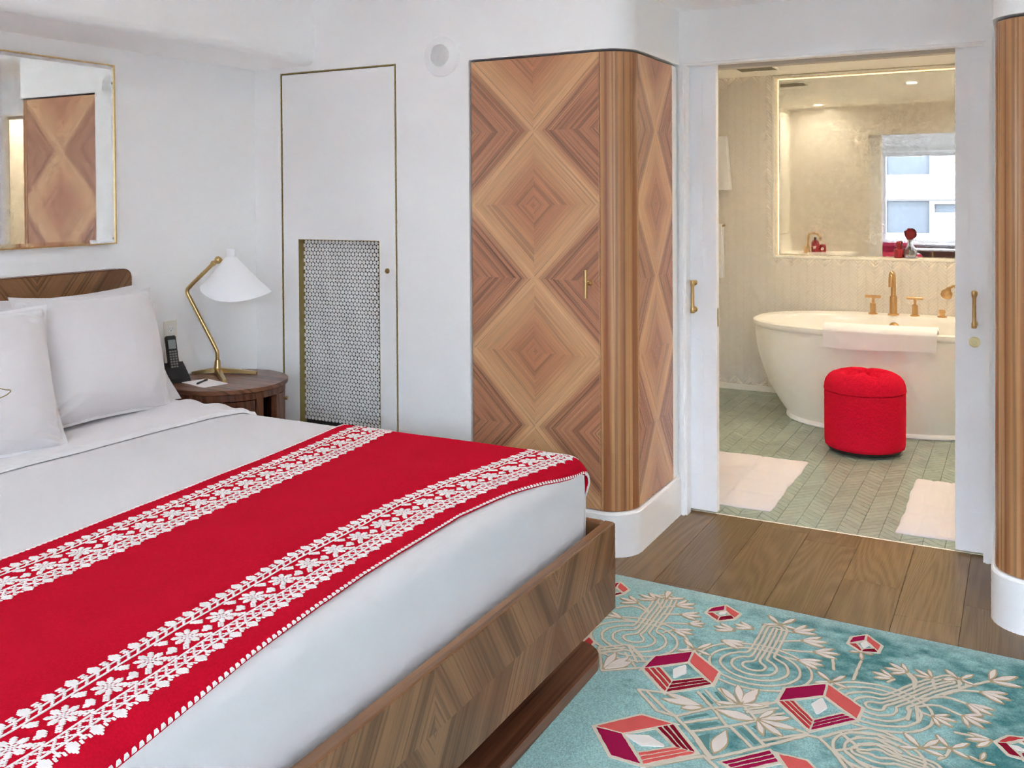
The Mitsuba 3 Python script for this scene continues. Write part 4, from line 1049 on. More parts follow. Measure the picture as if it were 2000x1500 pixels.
# cordless phone, turned towards the bed
PX, PY, PA = -3.262, 2.935, math.radians(-20)
pm_ = thing('cordless_phone', 'black cordless phone standing in its charging cradle between pillow and lamp', 'phone')
def P(m):
    """phone frame: x = facing, y = its left to right, z up"""
    return tr(rt(m, PA, [0, 0, 1]), PX, PY, NZ)
cr = trimesh.Trimesh([(0.055, -0.045, 0), (0.055, 0.045, 0), (-0.055, -0.045, 0), (-0.055, 0.045, 0), (0.055, -0.04, 0.022), (0.055, 0.04, 0.022), (0.01, -0.043, 0.05), (0.01, 0.043, 0.05), (-0.03, -0.043, 0.078), (-0.03, 0.043, 0.078), (-0.05, -0.043, 0.074), (-0.05, 0.043, 0.074)]).convex_hull
obj('cradle', P(cr), 'm_black', pm_)
hm = cbox(-0.012, 0.012, -0.0235, 0.0235, 0.0, 0.165, 0.006)
def H(m): return P(tr(rt(m, math.radians(-17), [0, 1, 0]), -0.004, -0.004, 0.035))
hk = obj('handset', H(hm), 'm_black', pm_)
obj('screen', H(cbox(0.0115, 0.0132, -0.0165, 0.0165, 0.105, 0.145, 0.001)), 'm_chrome_screen', hk)
obj('keypad', H(cat(*[cbox(0.0115, 0.0138, -0.0165 + 0.0117 * c, -0.0075 + 0.0117 * c, 0.022 + 0.0112 * r, 0.0295 + 0.0112 * r, 0.001) for r in range(7) for c in range(3)])), 'm_key', hk, label='rows of small keys')

nt = thing('note_card', 'small white note card on the nightstand', 'card')
cardp = Polygon([(-3.205, 2.915), (-3.040, 2.880), (-3.010, 2.990), (-3.170, 3.025)])
obj('sheet', extr(cardp, NZ, NZ + 0.003), 'm_paper', nt)
pn = thing('pen', 'dark pen lying on the note card', 'pen')
pe = [np.array([-3.135, 2.995, NZ + 0.0075]), np.array([-3.100, 2.900, NZ + 0.0075])]
obj('barrel', tube([pe[0], pe[0] * 0.97 + pe[1] * 0.03, pe[1] * 0.9 + pe[0] * 0.1, pe[1]], [0.003, 0.0042, 0.0042, 0.0015], 12), 'm_black', pn, smooth=40)
obj('clip', tube([pe[0] + [0, 0, 0.004], pe[0] * 0.7 + pe[1] * 0.3 + [0, 0, 0.0055]], 0.001, 6), 'm_brass', pn)

for i, (z0, z1) in enumerate(((0.805, 0.928), (0.672, 0.795))):
    ot = thing('wall_outlet', ('upper' if i == 0 else 'lower') + ' ivory wall outlet behind the phone', 'outlet')
    y0, y1 = 2.982, 3.056
    obj('plate', cbox(XL, XL + 0.006, y0, y1, z0, z1, 0.002), 'm_ivory_plate', ot)
    for zc in (z0 + 0.038, z1 - 0.038):
        s = obj('socket', tr(rt(extr(Point(0, 0).buffer(0.0165).intersection(sbox(-0.0165, -0.0125, 0.0165, 0.0125)), 0, 0.0025), PI / 2, [0, 1, 0]), XL + 0.006, (y0 + y1) / 2, zc), 'm_white_plastic', ot)
        obj('slot', cat(box(XL + 0.0078, XL + 0.0088, (y0 + y1) / 2 - 0.0070, (y0 + y1) / 2 - 0.0050, zc - 0.003, zc + 0.006), box(XL + 0.0078, XL + 0.0088, (y0 + y1) / 2 + 0.0050, (y0 + y1) / 2 + 0.0070, zc - 0.003, zc + 0.006), box(XL + 0.0078, XL + 0.0088, (y0 + y1) / 2 - 0.002, (y0 + y1) / 2 + 0.002, zc - 0.010, zc - 0.006)), 'm_black', s)
    obj('screw', tr(rt(lathe([(0, 0.001), (0.003, 0.0006), (0.0035, 0), (0, 0)], 12), PI / 2, [0, 1, 0]), XL + 0.006, (y0 + y1) / 2, (z0 + z1) / 2), 'm_ivory_plate', ot)

# ---------------------------------------------------------------- rug
import shapely
rug = thing('rug', 'teal rug with carved red gem shapes and cream leaf sprays', 'rug')
def flat(poly, z0, z1, color):
    m = extr(poly.buffer(0.0004).simplify(0.0006), z0, z1)
    m.update_faces(m.nondegenerate_faces(height=2e-5))
    return trimesh.Trimesh(m.vertices, m.faces, process=False), np.tile(np.array(color), (len(m.vertices), 1))
RZ = 0.012
def ragged(g, amp=0.0016, q=0.012):
    """hand tufted, slightly wavering outlines"""
    return shapely.transform(shapely.segmentize(g, q), lambda a: a + amp * 2 * (np.stack([meshkit.noise(np.stack([a[:, 0] * 90, a[:, 1] * 90, a[:, 0] * 0 + k], -1), 3) for k in (1, 7)], 1) - 0.5)).buffer(0)
rb = extr(Polygon([(-2.6, 0.4), (1.45, 0.4), (1.45, 3.345), (0.005, 3.355), (-1.38, 3.396), (-2.6, 3.42)]), 0.0005, RZ)
obj('pile', rb, 'm_teal', rug)
CRM, GOLD = (0.60, 0.54, 0.44), (0.30, 0.21, 0.10)
COL = {'m': (0.30, 0.008, 0.055), 'c': (0.62, 0.105, 0.095), 'r': (0.47, 0.045, 0.05), 'd': (0.21, 0.006, 0.022)}
rlim = sbox(-1.9, 0.5, 1.4, 3.33)
all_faces = []
for faces, outer, leaf in GEMS:
    ms, cs = [], []
    allf = unary_union([Polygon(q).buffer(0) for _, _, q in faces]).buffer(0)
    base = unary_union([Polygon(q).buffer(0) for _, _, q in faces]).buffer(0.006, join_style=2)
    all_faces.append(Polygon(outer).buffer(0.006))
    m, c = flat(base, RZ - 0.002, RZ + 0.002, CRM); ms.append(m); cs.append(c)
    for cc, nstr, q in faces:
        q = np.array(q); pl_ = []
        if nstr == 0: pl_ = [Polygon(q).buffer(0).buffer(-0.0042, join_style=2)]
        else:
            p0, p1, p2, p3 = q
            for i in range(nstr):
                a, b2 = (i + 0.12) / nstr, (i + 0.72) / nstr
                pl_.append(Polygon([p0 + (p3 - p0) * a, p1 + (p2 - p1) * a, p1 + (p2 - p1) * b2, p0 + (p3 - p0) * b2]).buffer(0).intersection(Polygon(q).buffer(0).buffer(-0.003)))
        for g in pl_:
            if g.area < 1e-6: continue
            m, c = flat(ragged(g, 0.0013), RZ, RZ + 0.0035, COL[cc]); ms.append(m); cs.append(c)
    obj('gem_motif', cat(*ms), 'm_vcol', rug, color=np.vstack(cs))
    if leaf:
        l0, l1 = np.array(leaf[0]), np.array(leaf[1]); mid = (l0 + l1) / 2; dl = l1 - l0; nl = np.array([-dl[1], dl[0]]) * 0.22
        e = Polygon([l0, mid + nl, l1, mid - nl]).buffer(0.004)
        m, c = flat(e, RZ, RZ + 0.003, (0.74, 0.70, 0.66)); obj('leaf_motif', m, 'm_vcol', rug, color=c)
gemmask = unary_union(all_faces)
ms, cs = [], []
lines = [LineString(l).buffer(0.0038) for l in RUG_LINES] + [LineString(smooth_path(l, 2)).buffer(0.0036) for l in BRANCHES if len(l) > 1]
for cen, stem, n, r0, dr0 in POOLS:
    st = LineString(smooth_path(stem, 2))
    for k in range(n):
        sh = affinity.scale(Point(cen).buffer(1.0), (r0 + k * dr0) * 1.15, (r0 + k * dr0) * 0.95)
        if k < 3: sh = unary_union([sh, st.buffer(0.007 + 0.016 * k)]).buffer(0.02).buffer(-0.02)
        lines.append(sh.exterior.buffer(0.0033))
u = unary_union(lines).difference(gemmask).intersection(rlim)
u = ragged(u)
m, c = flat(u, RZ - 0.001, RZ + 0.0022, CRM)
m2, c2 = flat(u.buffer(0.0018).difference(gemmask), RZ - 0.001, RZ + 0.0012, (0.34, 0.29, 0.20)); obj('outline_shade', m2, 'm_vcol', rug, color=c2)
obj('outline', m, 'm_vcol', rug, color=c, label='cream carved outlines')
dk = unary_union([Polygon(p).buffer(0).buffer(-0.006) for p in DARK_PANELS]).difference(gemmask).difference(u)
m, c = flat(dk, RZ - 0.001, RZ + 0.001, (0.10, 0.235, 0.22)); obj('panel_motif', m, 'm_vcol', rug, color=c, kind='stuff')
pet, shd = [], []
for bx, by, tx, ty, n, sp in CLUSTERS:
    b2, t2 = np.array([bx, by]), np.array([tx, ty]); d2 = t2 - b2; ln = np.linalg.norm(d2)
    for i in range(n):
        a = (i - (n - 1) / 2) * sp * (1.12 if n > 1 else 0); ca, sa = math.cos(a), math.sin(a)
        e = np.array([d2[0] * ca - d2[1] * sa, d2[0] * sa + d2[1] * ca]) * (0.82 + 0.18 * math.cos(a * 2))
        nn = np.array([-e[1], e[0]]) * (0.098 if n > 1 else 0.15)
        pts = []
        for s in np.linspace(0, 1, 9): pts.append(b2 + e * (0.06 + 0.94 * s) + nn * math.sin(PI * s ** 1.25))
        for s in np.linspace(1, 0, 9)[1:-1]: pts.append(b2 + e * (0.06 + 0.94 * s) - nn * math.sin(PI * s ** 1.25))
        g = Polygon(pts).buffer(0)
        pet.append(g)
pu = unary_union(pet).difference(gemmask).intersection(rlim)
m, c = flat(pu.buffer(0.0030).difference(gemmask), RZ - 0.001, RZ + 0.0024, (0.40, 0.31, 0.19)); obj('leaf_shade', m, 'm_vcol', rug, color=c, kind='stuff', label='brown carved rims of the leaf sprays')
for g in pet:
    g2 = g.buffer(-0.0012).difference(gemmask).intersection(rlim)
    if g2.area < 2e-5: continue
    g2 = ragged(g2, 0.001)
    m, c = flat(g2, RZ, RZ + 0.004, (0.70, 0.62, 0.55)); obj('leaf_motif', m, 'm_vcol', rug, color=c)

# ---------------------------------------------------------------- bathtub and its fittings
TCX, TCY, TZ = -0.77, 6.585, 0.640
def ring(a, b, cy, z, n=128, e=2.35):
    t = np.linspace(0, 2 * PI, n, endpoint=False)
    return np.stack([TCX + a * np.sign(np.cos(t)) * np.abs(np.cos(t)) ** (2 / e), cy + b * np.sign(np.sin(t)) * np.abs(np.sin(t)) ** (2 / e), np.full(n, z)], 1)
def loft(rings, capend=True):
    n = len(rings[0]); v = np.vstack(rings); f = []
    for i in range(len(rings) - 1):
        for j in range(n):
            a0, a1, b0, b1 = i * n + j, i * n + (j + 1) % n, (i + 1) * n + j, (i + 1) * n + (j + 1) % n
            f += [[a0, a1, b1], [a0, b1, b0]]
    if capend:
        v = np.vstack([v, rings[-1].mean(0)]); c = len(v) - 1; o = (len(rings) - 1) * n
        f += [[o + j, o + (j + 1) % n, c] for j in range(n)]
    return trimesh.Trimesh(v, f, process=False)
tub = thing('bathtub', 'white freestanding oval bathtub below the wide mirror', 'bathtub')
prof = []
for s in np.linspace(0, 1, 22):
    z = 0.03 + s * (TZ - 0.045 - 0.03); k = math.sin(PI / 2 * s) ** 0.82
    prof.append((0.625 + 0.222 * k, 0.455 + 0.063 * k, TCY + 0.0 * k, z))
rings = [ring(*p) for p in prof]
rings += [ring(0.851, 0.521, TCY, TZ - 0.040), ring(0.8605, 0.5285, TCY, TZ - 0.034), ring(0.8625, 0.5300, TCY, TZ - 0.020), ring(0.8605, 0.5285, TCY, TZ - 0.004), ring(0.853, 0.522, TCY, TZ), ring(0.815, 0.440, TCY - 0.042, TZ + 0.001), ring(0.806, 0.430, TCY - 0.044, TZ - 0.004), ring(0.795, 0.42, TCY - 0.045, TZ - 0.02)]
for s in np.linspace(0.08, 1, 16):
    k = s ** 2.2
    rings.append(ring(0.795 - 0.25 * k, 0.42 - 0.14 * k, TCY - 0.045, TZ - 0.02 - s * 0.40))
rings.append(ring(0.35, 0.18, TCY - 0.045, TZ - 0.435))
obj('shell', loft(rings), 'm_tub', tub, smooth=50)
obj('base_bead', loft([ring(0.632, 0.462, TCY, 0.0005), ring(0.640, 0.470, TCY, 0.008), ring(0.638, 0.468, TCY, 0.022), ring(0.624, 0.454, TCY, 0.032)], False), 'm_enamel', tub, smooth=50)
dome = lathe([(0, 0.016), (0.018, 0.014), (0.030, 0.006), (0.034, 0.0), (0, 0)], 28)
obj('overflow', tr(rt(dome, math.radians(80), [1, 0, 0]), -0.775, TCY - 0.045 + 0.405, 0.563), 'm_bronze_gold', tub, smooth=40, label='round bronze overflow cover')

tf = thing('tub_faucet', 'brushed gold tub spout with two lever handles on the back rim of the bathtub', 'faucet')
FYY = 7.0
sp_ = smooth_path([(-0.785, FYY, TZ + 0.12), (-0.785, FYY, 0.905), (-0.785, FYY - 0.03, 0.935), (-0.785, FYY - 0.10, 0.935), (-0.785, FYY - 0.13, 0.905), (-0.785, FYY - 0.13, 0.845)], 3)
obj('spout', cat(tube(sp_, 0.0165, 18), tr(lathe([(0, 0), (0.037, 0), (0.037, 0.008), (0.024, 0.012), (0.024, 0.13), (0.017, 0.132), (0, 0.132)], 28), -0.785, FYY, TZ + 0.001)), 'm_bronze_gold', tf, smooth=45)
for hx in (-0.918, -0.647):
    obj('handle', cat(tr(lathe([(0, 0), (0.030, 0), (0.030, 0.007), (0.019, 0.010), (0.019, 0.075), (0.0085, 0.078), (0.0085, 0.115), (0, 0.115)], 24), hx, FYY, TZ + 0.001), rod((hx - 0.052, FYY, TZ + 0.123), (hx + 0.052, FYY, TZ + 0.123), 0.0095)), 'm_bronze_gold', tf, smooth=45, label='gold cross lever handle')
dk_ = thing('tub_diverter', 'small gold diverter knob at the right end of the tub fittings', 'knob')
obj('knob', tr(lathe([(0, 0), (0.030, 0), (0.030, 0.006), (0.017, 0.010), (0.017, 0.026), (0.021, 0.030), (0.021, 0.046), (0.017, 0.050), (0, 0.050)], 28), -0.478, FYY, TZ + 0.001), 'm_bronze_gold', dk_, smooth=45)
hs = thing('hand_shower', 'gold hand shower in its wall holder beside the right door leaf', 'shower')
hd = lathe([(0, 0), (0.032, 0.0), (0.036, 0.004), (0.036, 0.022), (0.028, 0.034), (0.018, 0.040), (0.018, 0.060), (0, 0.062)], 28)
hd = tr(rt(rt(hd, math.radians(38), [1, 0, 0]), math.radians(20), [0, 1, 0]), -0.452, FYY - 0.02, 0.792)
obj('head', hd, 'm_bronze_gold', hs, smooth=40)
obj('hose', tube(smooth_path([(-0.43, FYY + 0.02, 0.84), (-0.40, FYY + 0.05, 0.86), (-0.36, FYY + 0.06, 0.78), (-0.35, FYY + 0.05, TZ + 0.0)], 3), 0.008, 10), 'm_bronze_gold', hs, smooth=40)

tt = thing('tub_towel', 'folded white towel hung over the front rim of the bathtub', 'towel')
def rim_y(x): return TCY - 0.530 * (1 - np.clip(np.abs((x - TCX) / 0.8625), 0, 1) ** 2.35) ** (1 / 2.35)
def towel_pt(s, x, off):
    """s runs from the inside hem over the rim to the outside hem"""
    q = s * 0.26
    y = np.where(q < 0.06, 0.110, np.where(q < 0.16, 0.110 - (q - 0.06) * 1.3, -0.020))
    z = np.where(q < 0.06, TZ - 0.06 + q, np.where(q < 0.16, TZ + 0.0 + 0.024 * np.sin(PI * np.clip((q - 0.06) / 0.10, 0, 1)) ** 0.5, TZ - (q - 0.16)))
    y = y - off * np.where(q < 0.06, -1.0, np.where(q < 0.16, -1 + 2 * (q - 0.06) / 0.10, 1))
    z = z + off * np.where((q >= 0.05) & (q <= 0.17), np.sin(PI * np.clip((q - 0.05) / 0.12, 0, 1)), 0)
    sag = 0.006 * np.sin((x + 1.08) * 9.0) * np.clip((q - 0.16) / 0.1, 0, 1)
    return np.stack([x, rim_y(x) + y, z - sag], -1)
obj('cloth', slab_grid(lambda s, x: towel_pt(s, x, 0.020), lambda s, x: towel_pt(s, x, 0.003), np.linspace(0, 1, 40), np.linspace(-1.085, -0.440, 40)), 'm_terry', tt, smooth=60)

# red tufted stool
sl = thing('stool', 'round red upholstered stool with a tufted top in front of the bathtub', 'stool')
SX, SY, SR = -0.800, 5.745, 0.221
body = lathe([(0, 0.028), (SR - 0.018, 0.028), (SR - 0.004, 0.036), (SR - 0.001, 0.06), (SR, 0.20), (SR, 0.346), (SR - 0.006, 0.353), (0, 0.353)], 72)
bm = tr(body, SX, SY, 0)
ang = np.arctan2(bm.vertices[:, 1] - SY, bm.vertices[:, 0] - SX)
obj('drum', bm, 'm_red_weave', sl, smooth=50, uv=np.stack([ang * SR, bm.vertices[:, 2]], 1))
tufts = [(0.0, 0.0)] + [(0.095 * math.cos(a), 0.095 * math.sin(a)) for a in np.radians([20, 92, 164, 236, 308])]
def cush(r, a):
    x, y = r * np.cos(a), r * np.sin(a)
    k = r / (SR + 0.002)
    z = 0.356 + 0.100 * np.maximum(1 - k ** 5.0, 0) ** 0.42 + 0.012 * (1 - k ** 2)
    for tx, ty in tufts: z = z - 0.052 * np.exp(-((x - tx) ** 2 + (y - ty) ** 2) / 0.0011) * (k < 0.999)
    for tx, ty in tufts[1:]:
        aa = math.atan2(ty, tx); d = np.abs(-x * math.sin(aa) + y * math.cos(aa)); on = (x * math.cos(aa) + y * math.sin(aa)) > 0
        z = z - 0.016 * np.exp(-(d / 0.012) ** 2) * on * np.clip(1.25 - k * 1.3, 0, 1)
    return np.stack([SX + x, SY + y, z], -1)
rr_ = (SR + 0.002) * (1 - (1 - np.linspace(0, 1, 44)) ** 1.6)
cu = grid(lambda a, r: cush(r, a), np.linspace(0, 2 * PI, 97), rr_)
cu.invert()
obj('cushion', cu, 'm_red_weave', sl, smooth=True, uv=cu.vertices[:, :2])
obj('piping', tr(lathe([(SR - 0.003, 0.352), (SR + 0.0035, 0.354), (SR + 0.004, 0.359), (SR - 0.001, 0.363)], 72), SX, SY, 0), 'm_red_weave', sl, smooth=40, uv=np.zeros((72 * 4, 2)))
obj('base', tr(lathe([(0, 0.012), (SR - 0.025, 0.012), (SR - 0.020, 0.030), (0, 0.030)], 48), SX, SY, 0), 'm_black', sl)
for a in (45, 135, 225, 315):
    obj('foot', tr(lathe([(0, 0), (0.014, 0), (0.016, 0.013), (0, 0.013)], 16), SX + 0.15 * math.cos(math.radians(a)), SY + 0.15 * math.sin(math.radians(a)), 0), 'm_black', sl)

# bath mats
def mat_mesh(x0, x1, y0, y1, creases, seed, th=0.011):
    def top(x, y):
        z = np.full(x.shape, th) + 0.005 * (meshkit.fbm(np.stack([x * 6, y * 6, x * 0 + seed], -1), 3, seed) - 0.4)
        for ax, c, w_ in creases:
            q = (x - c) if ax == 'x' else (y - c - 0.02 * np.sin(x * 8))
            z = z + w_ * np.exp(-(q / 0.007) ** 2)
        e = np.minimum(np.minimum(x - x0, x1 - x), np.minimum(y - y0, y1 - y))
        hem = np.clip(e / 0.006, 0, 1)
        wob = 0.003 * np.sin(y * 11 + seed) + 0.002 * np.sin(y * 31)
        return np.stack([x + wob, y + 0.004 * np.sin(x * 19 + seed), 0.004 + (z - 0.004) * hem], -1)
    def under(x, y):
        P = top(x, y); P[..., 2] = 0.0008; return P
    return slab_grid(top, under, np.linspace(x0, x1, 70), np.linspace(y0, y1, 90))
bm1 = tag(obj('bath_mat', mat_mesh(-1.62, -1.035, 4.425, 5.325, [('y', 4.86, 0.006), ('y', 5.02, -0.006), ('y', 4.64, -0.005), ('x', -1.28, -0.005)], 2), 'm_mat_cotton', smooth=50), 'pale cotton bath mat on the tiles at the left side of the bathroom', 'bath mat')
bm2 = tag(obj('bath_mat', mat_mesh(-0.482, 0.12, 4.405, 5.272, [('y', 4.83, -0.006), ('y', 4.66, -0.005), ('x', -0.40, -0.006), ('x', -0.32, -0.006), ('x', -0.27, -0.006), ('y', 5.10, -0.004)], 6), 'm_mat_cotton', smooth=50), 'pale creased bath mat on the tiles at the right side of the bathroom', 'bath mat')

# towels on bars
for i, (zt, zb, x1, fl) in enumerate(((1.925, 1.515, -1.965, 0.030), (1.262, 0.852, -1.998, 0.006))):
    yb = BY1 - 0.065
    bar = thing('towel_bar', ('upper' if i == 0 else 'lower') + ' brass towel bar on the bathroom back wall', 'towel bar')
    obj('bar', rod((-2.58, yb, zt - 0.016), (-1.988 if i else -1.985, yb, zt - 0.016), 0.009), 'm_brass_dark', bar)
    obj('bracket', cat(rod((-2.56, yb, zt - 0.016), (-2.56, BY1 - 0.001, zt - 0.016), 0.008), rod((-2.0, yb, zt - 0.016), (-2.0, BY1 - 0.001, zt - 0.016), 0.008)), 'm_brass_dark', bar)
    def hang(s, x, off, zt=zt, zb=zb, fl=fl, yb=yb):
        Ls = zt - zb - 0.03
        q = s * (2 * Ls + 0.09)
        th = np.clip((q - Ls) / 0.09, 0, 1) * PI
        r = 0.021 + off
        y = yb + r * np.cos(th); z = np.where(q < Ls, zb + q * 1.0, np.where(q > Ls + 0.09, zt - 0.03 - (q - Ls - 0.09), zt - 0.03 + (0.018 + off) * np.sin(th)))
        xx = x + fl * np.clip((zt - z) / (zt - zb), 0, 1) * (x + 2.5) / 0.5 + (x > -2.02 - 0.1) * 0 
        y = y - 0.006 * np.sin(x * 40) * np.clip((zt - z) / (zt - zb), 0, 1)
        return np.stack([xx, y, z], -1)
    tk = thing('hanging_towel', 'white towel hanging on the ' + ('upper' if i == 0 else 'lower') + ' bar beside the left door leaf', 'towel')
    obj('cloth', slab_grid(lambda s, x: hang(s, x, 0.010), lambda s, x: hang(s, x, -0.008), np.linspace(0, 1, 60), np.linspace(-2.5, x1, 24)), 'm_terry', tk, smooth=60)

# tub mirror in its niche with warm light strips, bottle and rose on the sill
tm = thing('tub_mirror', 'large frameless mirror set into a niche above the bathtub', 'mirror')
obj('glass', box(NX0 + 0.012, NX1, BY1 + ND - 0.006, BY1 + ND - 0.001, NZ0 + 0.002, NZ1 - 0.010), 'm_mirror', tm)
ls = thing('light_strip', 'warm glowing light strip along the top and left edge of the tub mirror', 'light')
WARM = (1.0, 0.72, 0.36)
lit('strip', box(NX0 + 0.012, NX1, BY1 + ND - 0.018, BY1 + ND - 0.007, NZ1 - 0.008, NZ1 - 0.003), [STRIP * c for c in WARM], ls)
lit('strip', box(NX0 + 0.006, NX0 + 0.010, BY1 + ND - 0.014, BY1 + ND - 0.007, NZ0 + 0.004, NZ1 - 0.01), [STRIP * c for c in WARM], ls)
pb_ = thing('perfume_bottle', 'small dark red glass bottle with a stopper on the mirror sill', 'bottle')
bz = NZ0 + 0.0005
obj('flask', tr(lathe([(0, 0), (0.026, 0), (0.029, 0.004), (0.031, 0.028), (0.033, 0.050), (0.030, 0.060), (0.013, 0.066), (0.012, 0.074), (0, 0.074)], 28), -0.768, 7.165, bz), 'm_red_glass', pb_, smooth=40)
obj('stopper', tr(lathe([(0, 0.074), (0.016, 0.075), (0.018, 0.083), (0.012, 0.090), (0.015, 0.096), (0.017, 0.108), (0.010, 0.116), (0, 0.117)], 24), -0.768, 7.165, bz), 'm_red_glass', pb_, smooth=40)
vs_ = thing('bud_vase', 'round clear glass bud vase with white pebbles beside the red bottle', 'vase')
vo = [(0, 0.001), (0.028, 0.001), (0.038, 0.012), (0.042, 0.030), (0.036, 0.055), (0.020, 0.082), (0.014, 0.105), (0.016, 0.125), (0.020, 0.138)]
vi = [(r - 0.002 if r > 0.004 else 0, z + (0.003 if k == 0 else 0)) for k, (r, z) in enumerate(vo)]
obj('glass', tr(lathe(vo + vi[::-1], 36), -0.697, 7.165, bz), 'm_glass', vs_, smooth=40)
random.seed(3)
peb = []
for k in range(26):
    a, r = random.uniform(0, 2 * PI), 0.026 * math.sqrt(random.random())
    s = trimesh.creation.icosphere(subdivisions=1, radius=random.uniform(0.005, 0.007)); s.apply_scale([1, 1, 0.8]); peb.append(tr(s, -0.697 + r * math.cos(a), 7.165 + r * math.sin(a), bz + 0.011 + 0.011 * random.random()))
obj('pebbles', cat(*peb), 'm_thread', vs_, kind='stuff')
ro = thing('rose', 'single dark red rose standing in the bud vase', 'flower')
pt_ = []
for k in range(11):
    a = k * 2.399; r0 = 0.008 + 0.0019 * k; hh = 0.082 - 0.0022 * k
    def petal(s, w_, a=a, r0=r0, hh=hh):
        ph_ = a + (w_ - 0.5) * 2.1
        r = r0 * (0.35 + 0.95 * np.sin(PI * np.minimum(s, 1) * 0.62)) + 0.005 * np.maximum(s - 0.8, 0) * 5
        return np.stack([r * np.cos(ph_), r * np.sin(ph_), hh * s * (1 - 0.5 * (2 * w_ - 1) ** 4)], -1)
    pt_.append(slab_grid(petal, lambda s, w_, f=petal: f(s, w_) * [0.94, 0.94, 1.0] - [0, 0, 0.0008], np.linspace(0.02, 1, 8), np.linspace(0, 1, 9)))
obj('bloom', tr(cat(*pt_), -0.697, 7.165, bz + 0.128), 'm_rose', ro, smooth=50)
obj('stem', tube([(-0.697, 7.165, bz + 0.03), (-0.699, 7.165, bz + 0.09), (-0.697, 7.165, bz + 0.155)], 0.0025, 8), 'm_stem', ro)

# vanity on the near side, seen in the mirror
vn = thing('vanity', 'pale vanity counter in the corner, seen in the tub mirror', 'vanity')
obj('counter', cbox(BX0 + 0.001, -1.46, BY0 + 0.001, 4.98, 0.86, 0.90, 0.004), 'm_tub', vn)
obj('splash', cbox(BX0 + 0.001, BX0 + 0.016, BY0 + 0.001, 4.98, 0.90, 1.0, 0.002), 'm_tub', vn)
obj('cabinet', box(BX0 + 0.001, -1.49, BY0 + 0.004, 4.95, 0.25, 0.86), 'm_bath_paint', vn)
vf = thing('vanity_faucet', 'gooseneck gold faucet on the vanity, seen in the tub mirror', 'faucet')
gp = smooth_path([(-1.885, 4.72, 0.90), (-1.885, 4.72, 1.06), (-1.86, 4.72, 1.09), (-1.79, 4.72, 1.09), (-1.765, 4.72, 1.06), (-1.765, 4.72, 1.02)], 3)
obj('spout', tube(gp, 0.010, 14), 'm_bronze_gold', vf, smooth=45)
for k, yy in enumerate((4.64, 4.80)):
    obj('handle', cat(tr(lathe([(0, 0), (0.02, 0), (0.02, 0.006), (0.011, 0.01), (0.011, 0.05), (0, 0.05)], 18), -1.895, yy, 0.90), rod((-1.92, yy, 0.955), (-1.85, yy, 0.955), 0.006)), 'm_bronze_gold', vf, smooth=45)
for k, (x, y, r, hgt) in enumerate(((-1.835, 4.60, 0.040, 0.115), (-1.765, 4.58, 0.032, 0.075))):
    sb = thing('soap_bottle', ('larger' if k == 0 else 'smaller') + ' dark red bottle behind the vanity faucet, seen in the tub mirror', 'bottle')
    obj('flask', tr(lathe([(0, 0), (r, 0), (r, hgt * 0.75), (r * 0.8, hgt * 0.95), (r * 0.4, hgt), (0, hgt)], 24), x, y, 0.9005), 'm_red_glass', sb, smooth=40)
    if k == 0: obj('pump', tr(lathe([(0, 0), (0.012, 0), (0.012, 0.03), (0, 0.03)], 16), x, y, 0.9005 + hgt), 'm_black', sb)
    obj('label', tr(rt(extr(Point(0, 0).buffer(0.015), 0, 0.002), -PI / 2, [1, 0, 0]), x, y + r - 0.001, 0.9005 + hgt * 0.4), 'm_paper', sb)

# ceiling fittings of the bathroom
vt = thing('ceiling_vent', 'square extractor vent in the bathroom ceiling', 'vent')
vx0, vx1, vy0, vy1 = -1.79, -1.50, 6.53, 6.80
obj('frame', diff(cbox(vx0, vx1, vy0, vy1, BZ - 0.008, BZ, 0.003), box(vx0 + 0.02, vx1 - 0.02, vy0 + 0.02, vy1 - 0.02, BZ - 0.02, BZ + 0.01)), 'm_bath_paint', vt)
obj('slat', cat(*[box(vx0 + 0.02, vx1 - 0.02, y, y + 0.007, BZ - 0.006, BZ - 0.001) for y in np.arange(vy0 + 0.024, vy1 - 0.025, 0.013)]), 'm_facade_grille', vt)
for k, (x, y) in enumerate(((-0.776, 6.27), (-1.78, 4.74), (0.15, 4.95), (0.22, 6.1))):
    dl = thing('downlight', ['recessed downlight over the bathtub', 'recessed downlight over the vanity, seen in the tub mirror', 'recessed downlight near the right wall of the bathroom, over the bath mat', 'recessed downlight near the right wall of the bathroom, over the end of the bathtub'][k], 'light')
    obj('trim', tr(lathe([(0.036, 0.0), (0.050, -0.001), (0.052, 0.003), (0.036, 0.006)], 32), x, y, BZ - 0.006), 'm_bath_paint', dl)
    lit('lamp', tr(rt(extr(Point(0, 0).buffer(0.036), 0, 0.002), PI, [1, 0, 0]), x, y, BZ - 0.0005), [LAMP_BATH * (0.45 if k == 1 else 1.0) * c for c in (1.0, 0.86, 0.66)], dl)

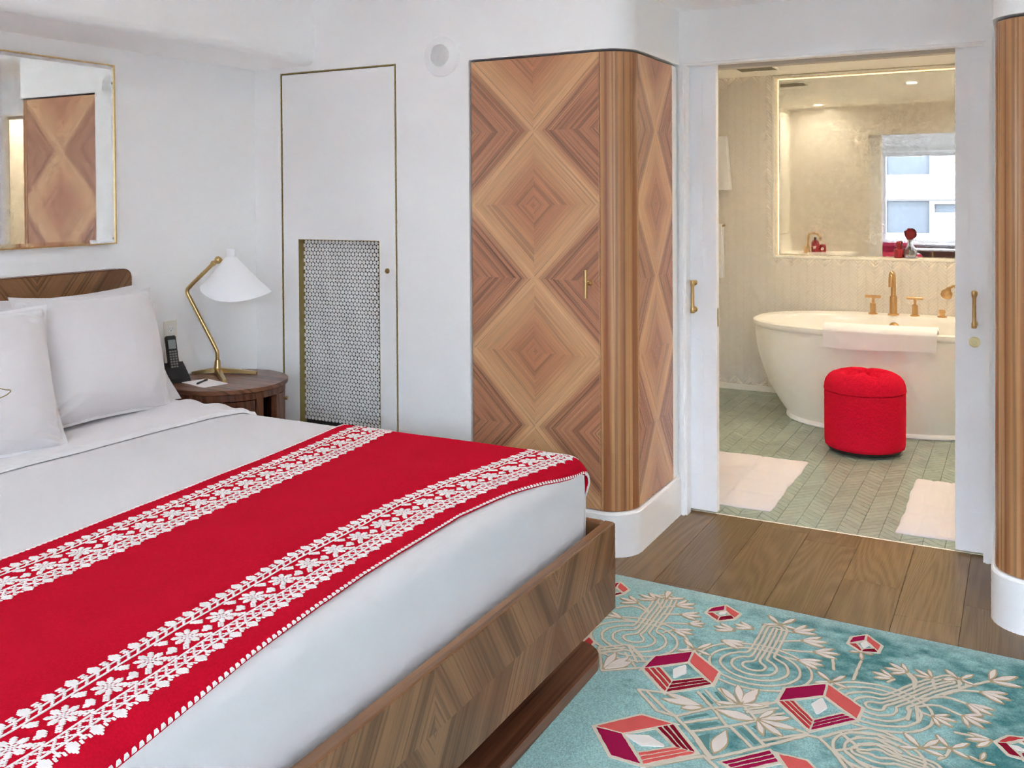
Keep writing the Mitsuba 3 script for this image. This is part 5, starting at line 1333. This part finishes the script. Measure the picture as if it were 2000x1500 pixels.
# ---------------------------------------------------------------- behind the camera, seen in the tub mirror: low cabinet and red armchair under the window
wc = thing('window_cabinet', 'low walnut cabinet with brass strips under the window, seen in the tub mirror', 'cabinet')
v_ = box(-1.46, -0.25, YB + 0.17, YB + 0.55, 0.04, 0.60)
mm, uv = auto_uv(v_); obj('body', mm, 'm_walnut', wc, uv=uv)
obj('top', cbox(-1.48, -0.23, YB + 0.16, YB + 0.57, 0.60, 0.625, 0.004), 'm_window_frame', wc)
for x in (-1.20, -0.8, -0.4): obj('strip', box(x - 0.01, x + 0.01, YB + 0.55, YB + 0.555, 0.04, 0.60), 'm_brass', wc)
ac_ = thing('armchair', 'raspberry red upholstered armchair under the window, seen in the tub mirror', 'armchair')
obj('back', cbox(-2.15, -1.52, YB + 0.20, YB + 0.36, 0.3, 0.71, 0.05), 'm_red_plain', ac_)
obj('seat', cbox(-2.15, -1.52, YB + 0.36, YB + 0.80, 0.16, 0.42, 0.05), 'm_red_plain', ac_)
for x in (-2.10, -1.57):
    for y in (YB + 0.24, YB + 0.75): obj('leg', box(x - 0.02, x + 0.02, y - 0.02, y + 0.02, 0.0, 0.17), 'm_dark_wood', ac_)
# embroidered flourish on the left pillow
fl_ = [(1.747, 0.917), (1.765, 0.909), (1.783, 0.906), (1.772, 0.897), (1.752, 0.891), (1.72, 0.886)]
cv = []
for y, z in fl_:
    o, d_ = np.array([[0.0, y, z]]), np.array([[-1.0, 0, 0]])
    hit, _, _ = pf.ray.intersects_location(o, d_, multiple_hits=True)
    cv.append([hit[:, 0].max() + 0.0005, y, z] if len(hit) else [-2.72, y, z])
obj('flourish', tube(smooth_path(cv, 2), 0.0016, 6), 'm_brass_flat', fp, label='brown stitched line')
# recessed lamps in the bedroom ceiling
for k, (x, y) in enumerate(((-1.6, 2.4), (0.3, 2.4), (-1.6, 0.2), (0.9, 0.2))):
    dl = thing('ceiling_lamp', 'recessed ceiling lamp of the bedroom, above the picture', 'light', 'bedroom ceiling lamps')
    obj('trim', tr(lathe([(0.055, 0.0), (0.075, -0.001), (0.078, 0.004), (0.055, 0.006)], 32), x, y, ZC - 0.006), 'm_ceiling', dl)
    lit('lamp', tr(rt(extr(Point(0, 0).buffer(0.055), 0, 0.002), PI, [1, 0, 0]), x, y, ZC - 0.0005), [LAMP_BED * c for c in (1.0, 0.95, 0.88)], dl)
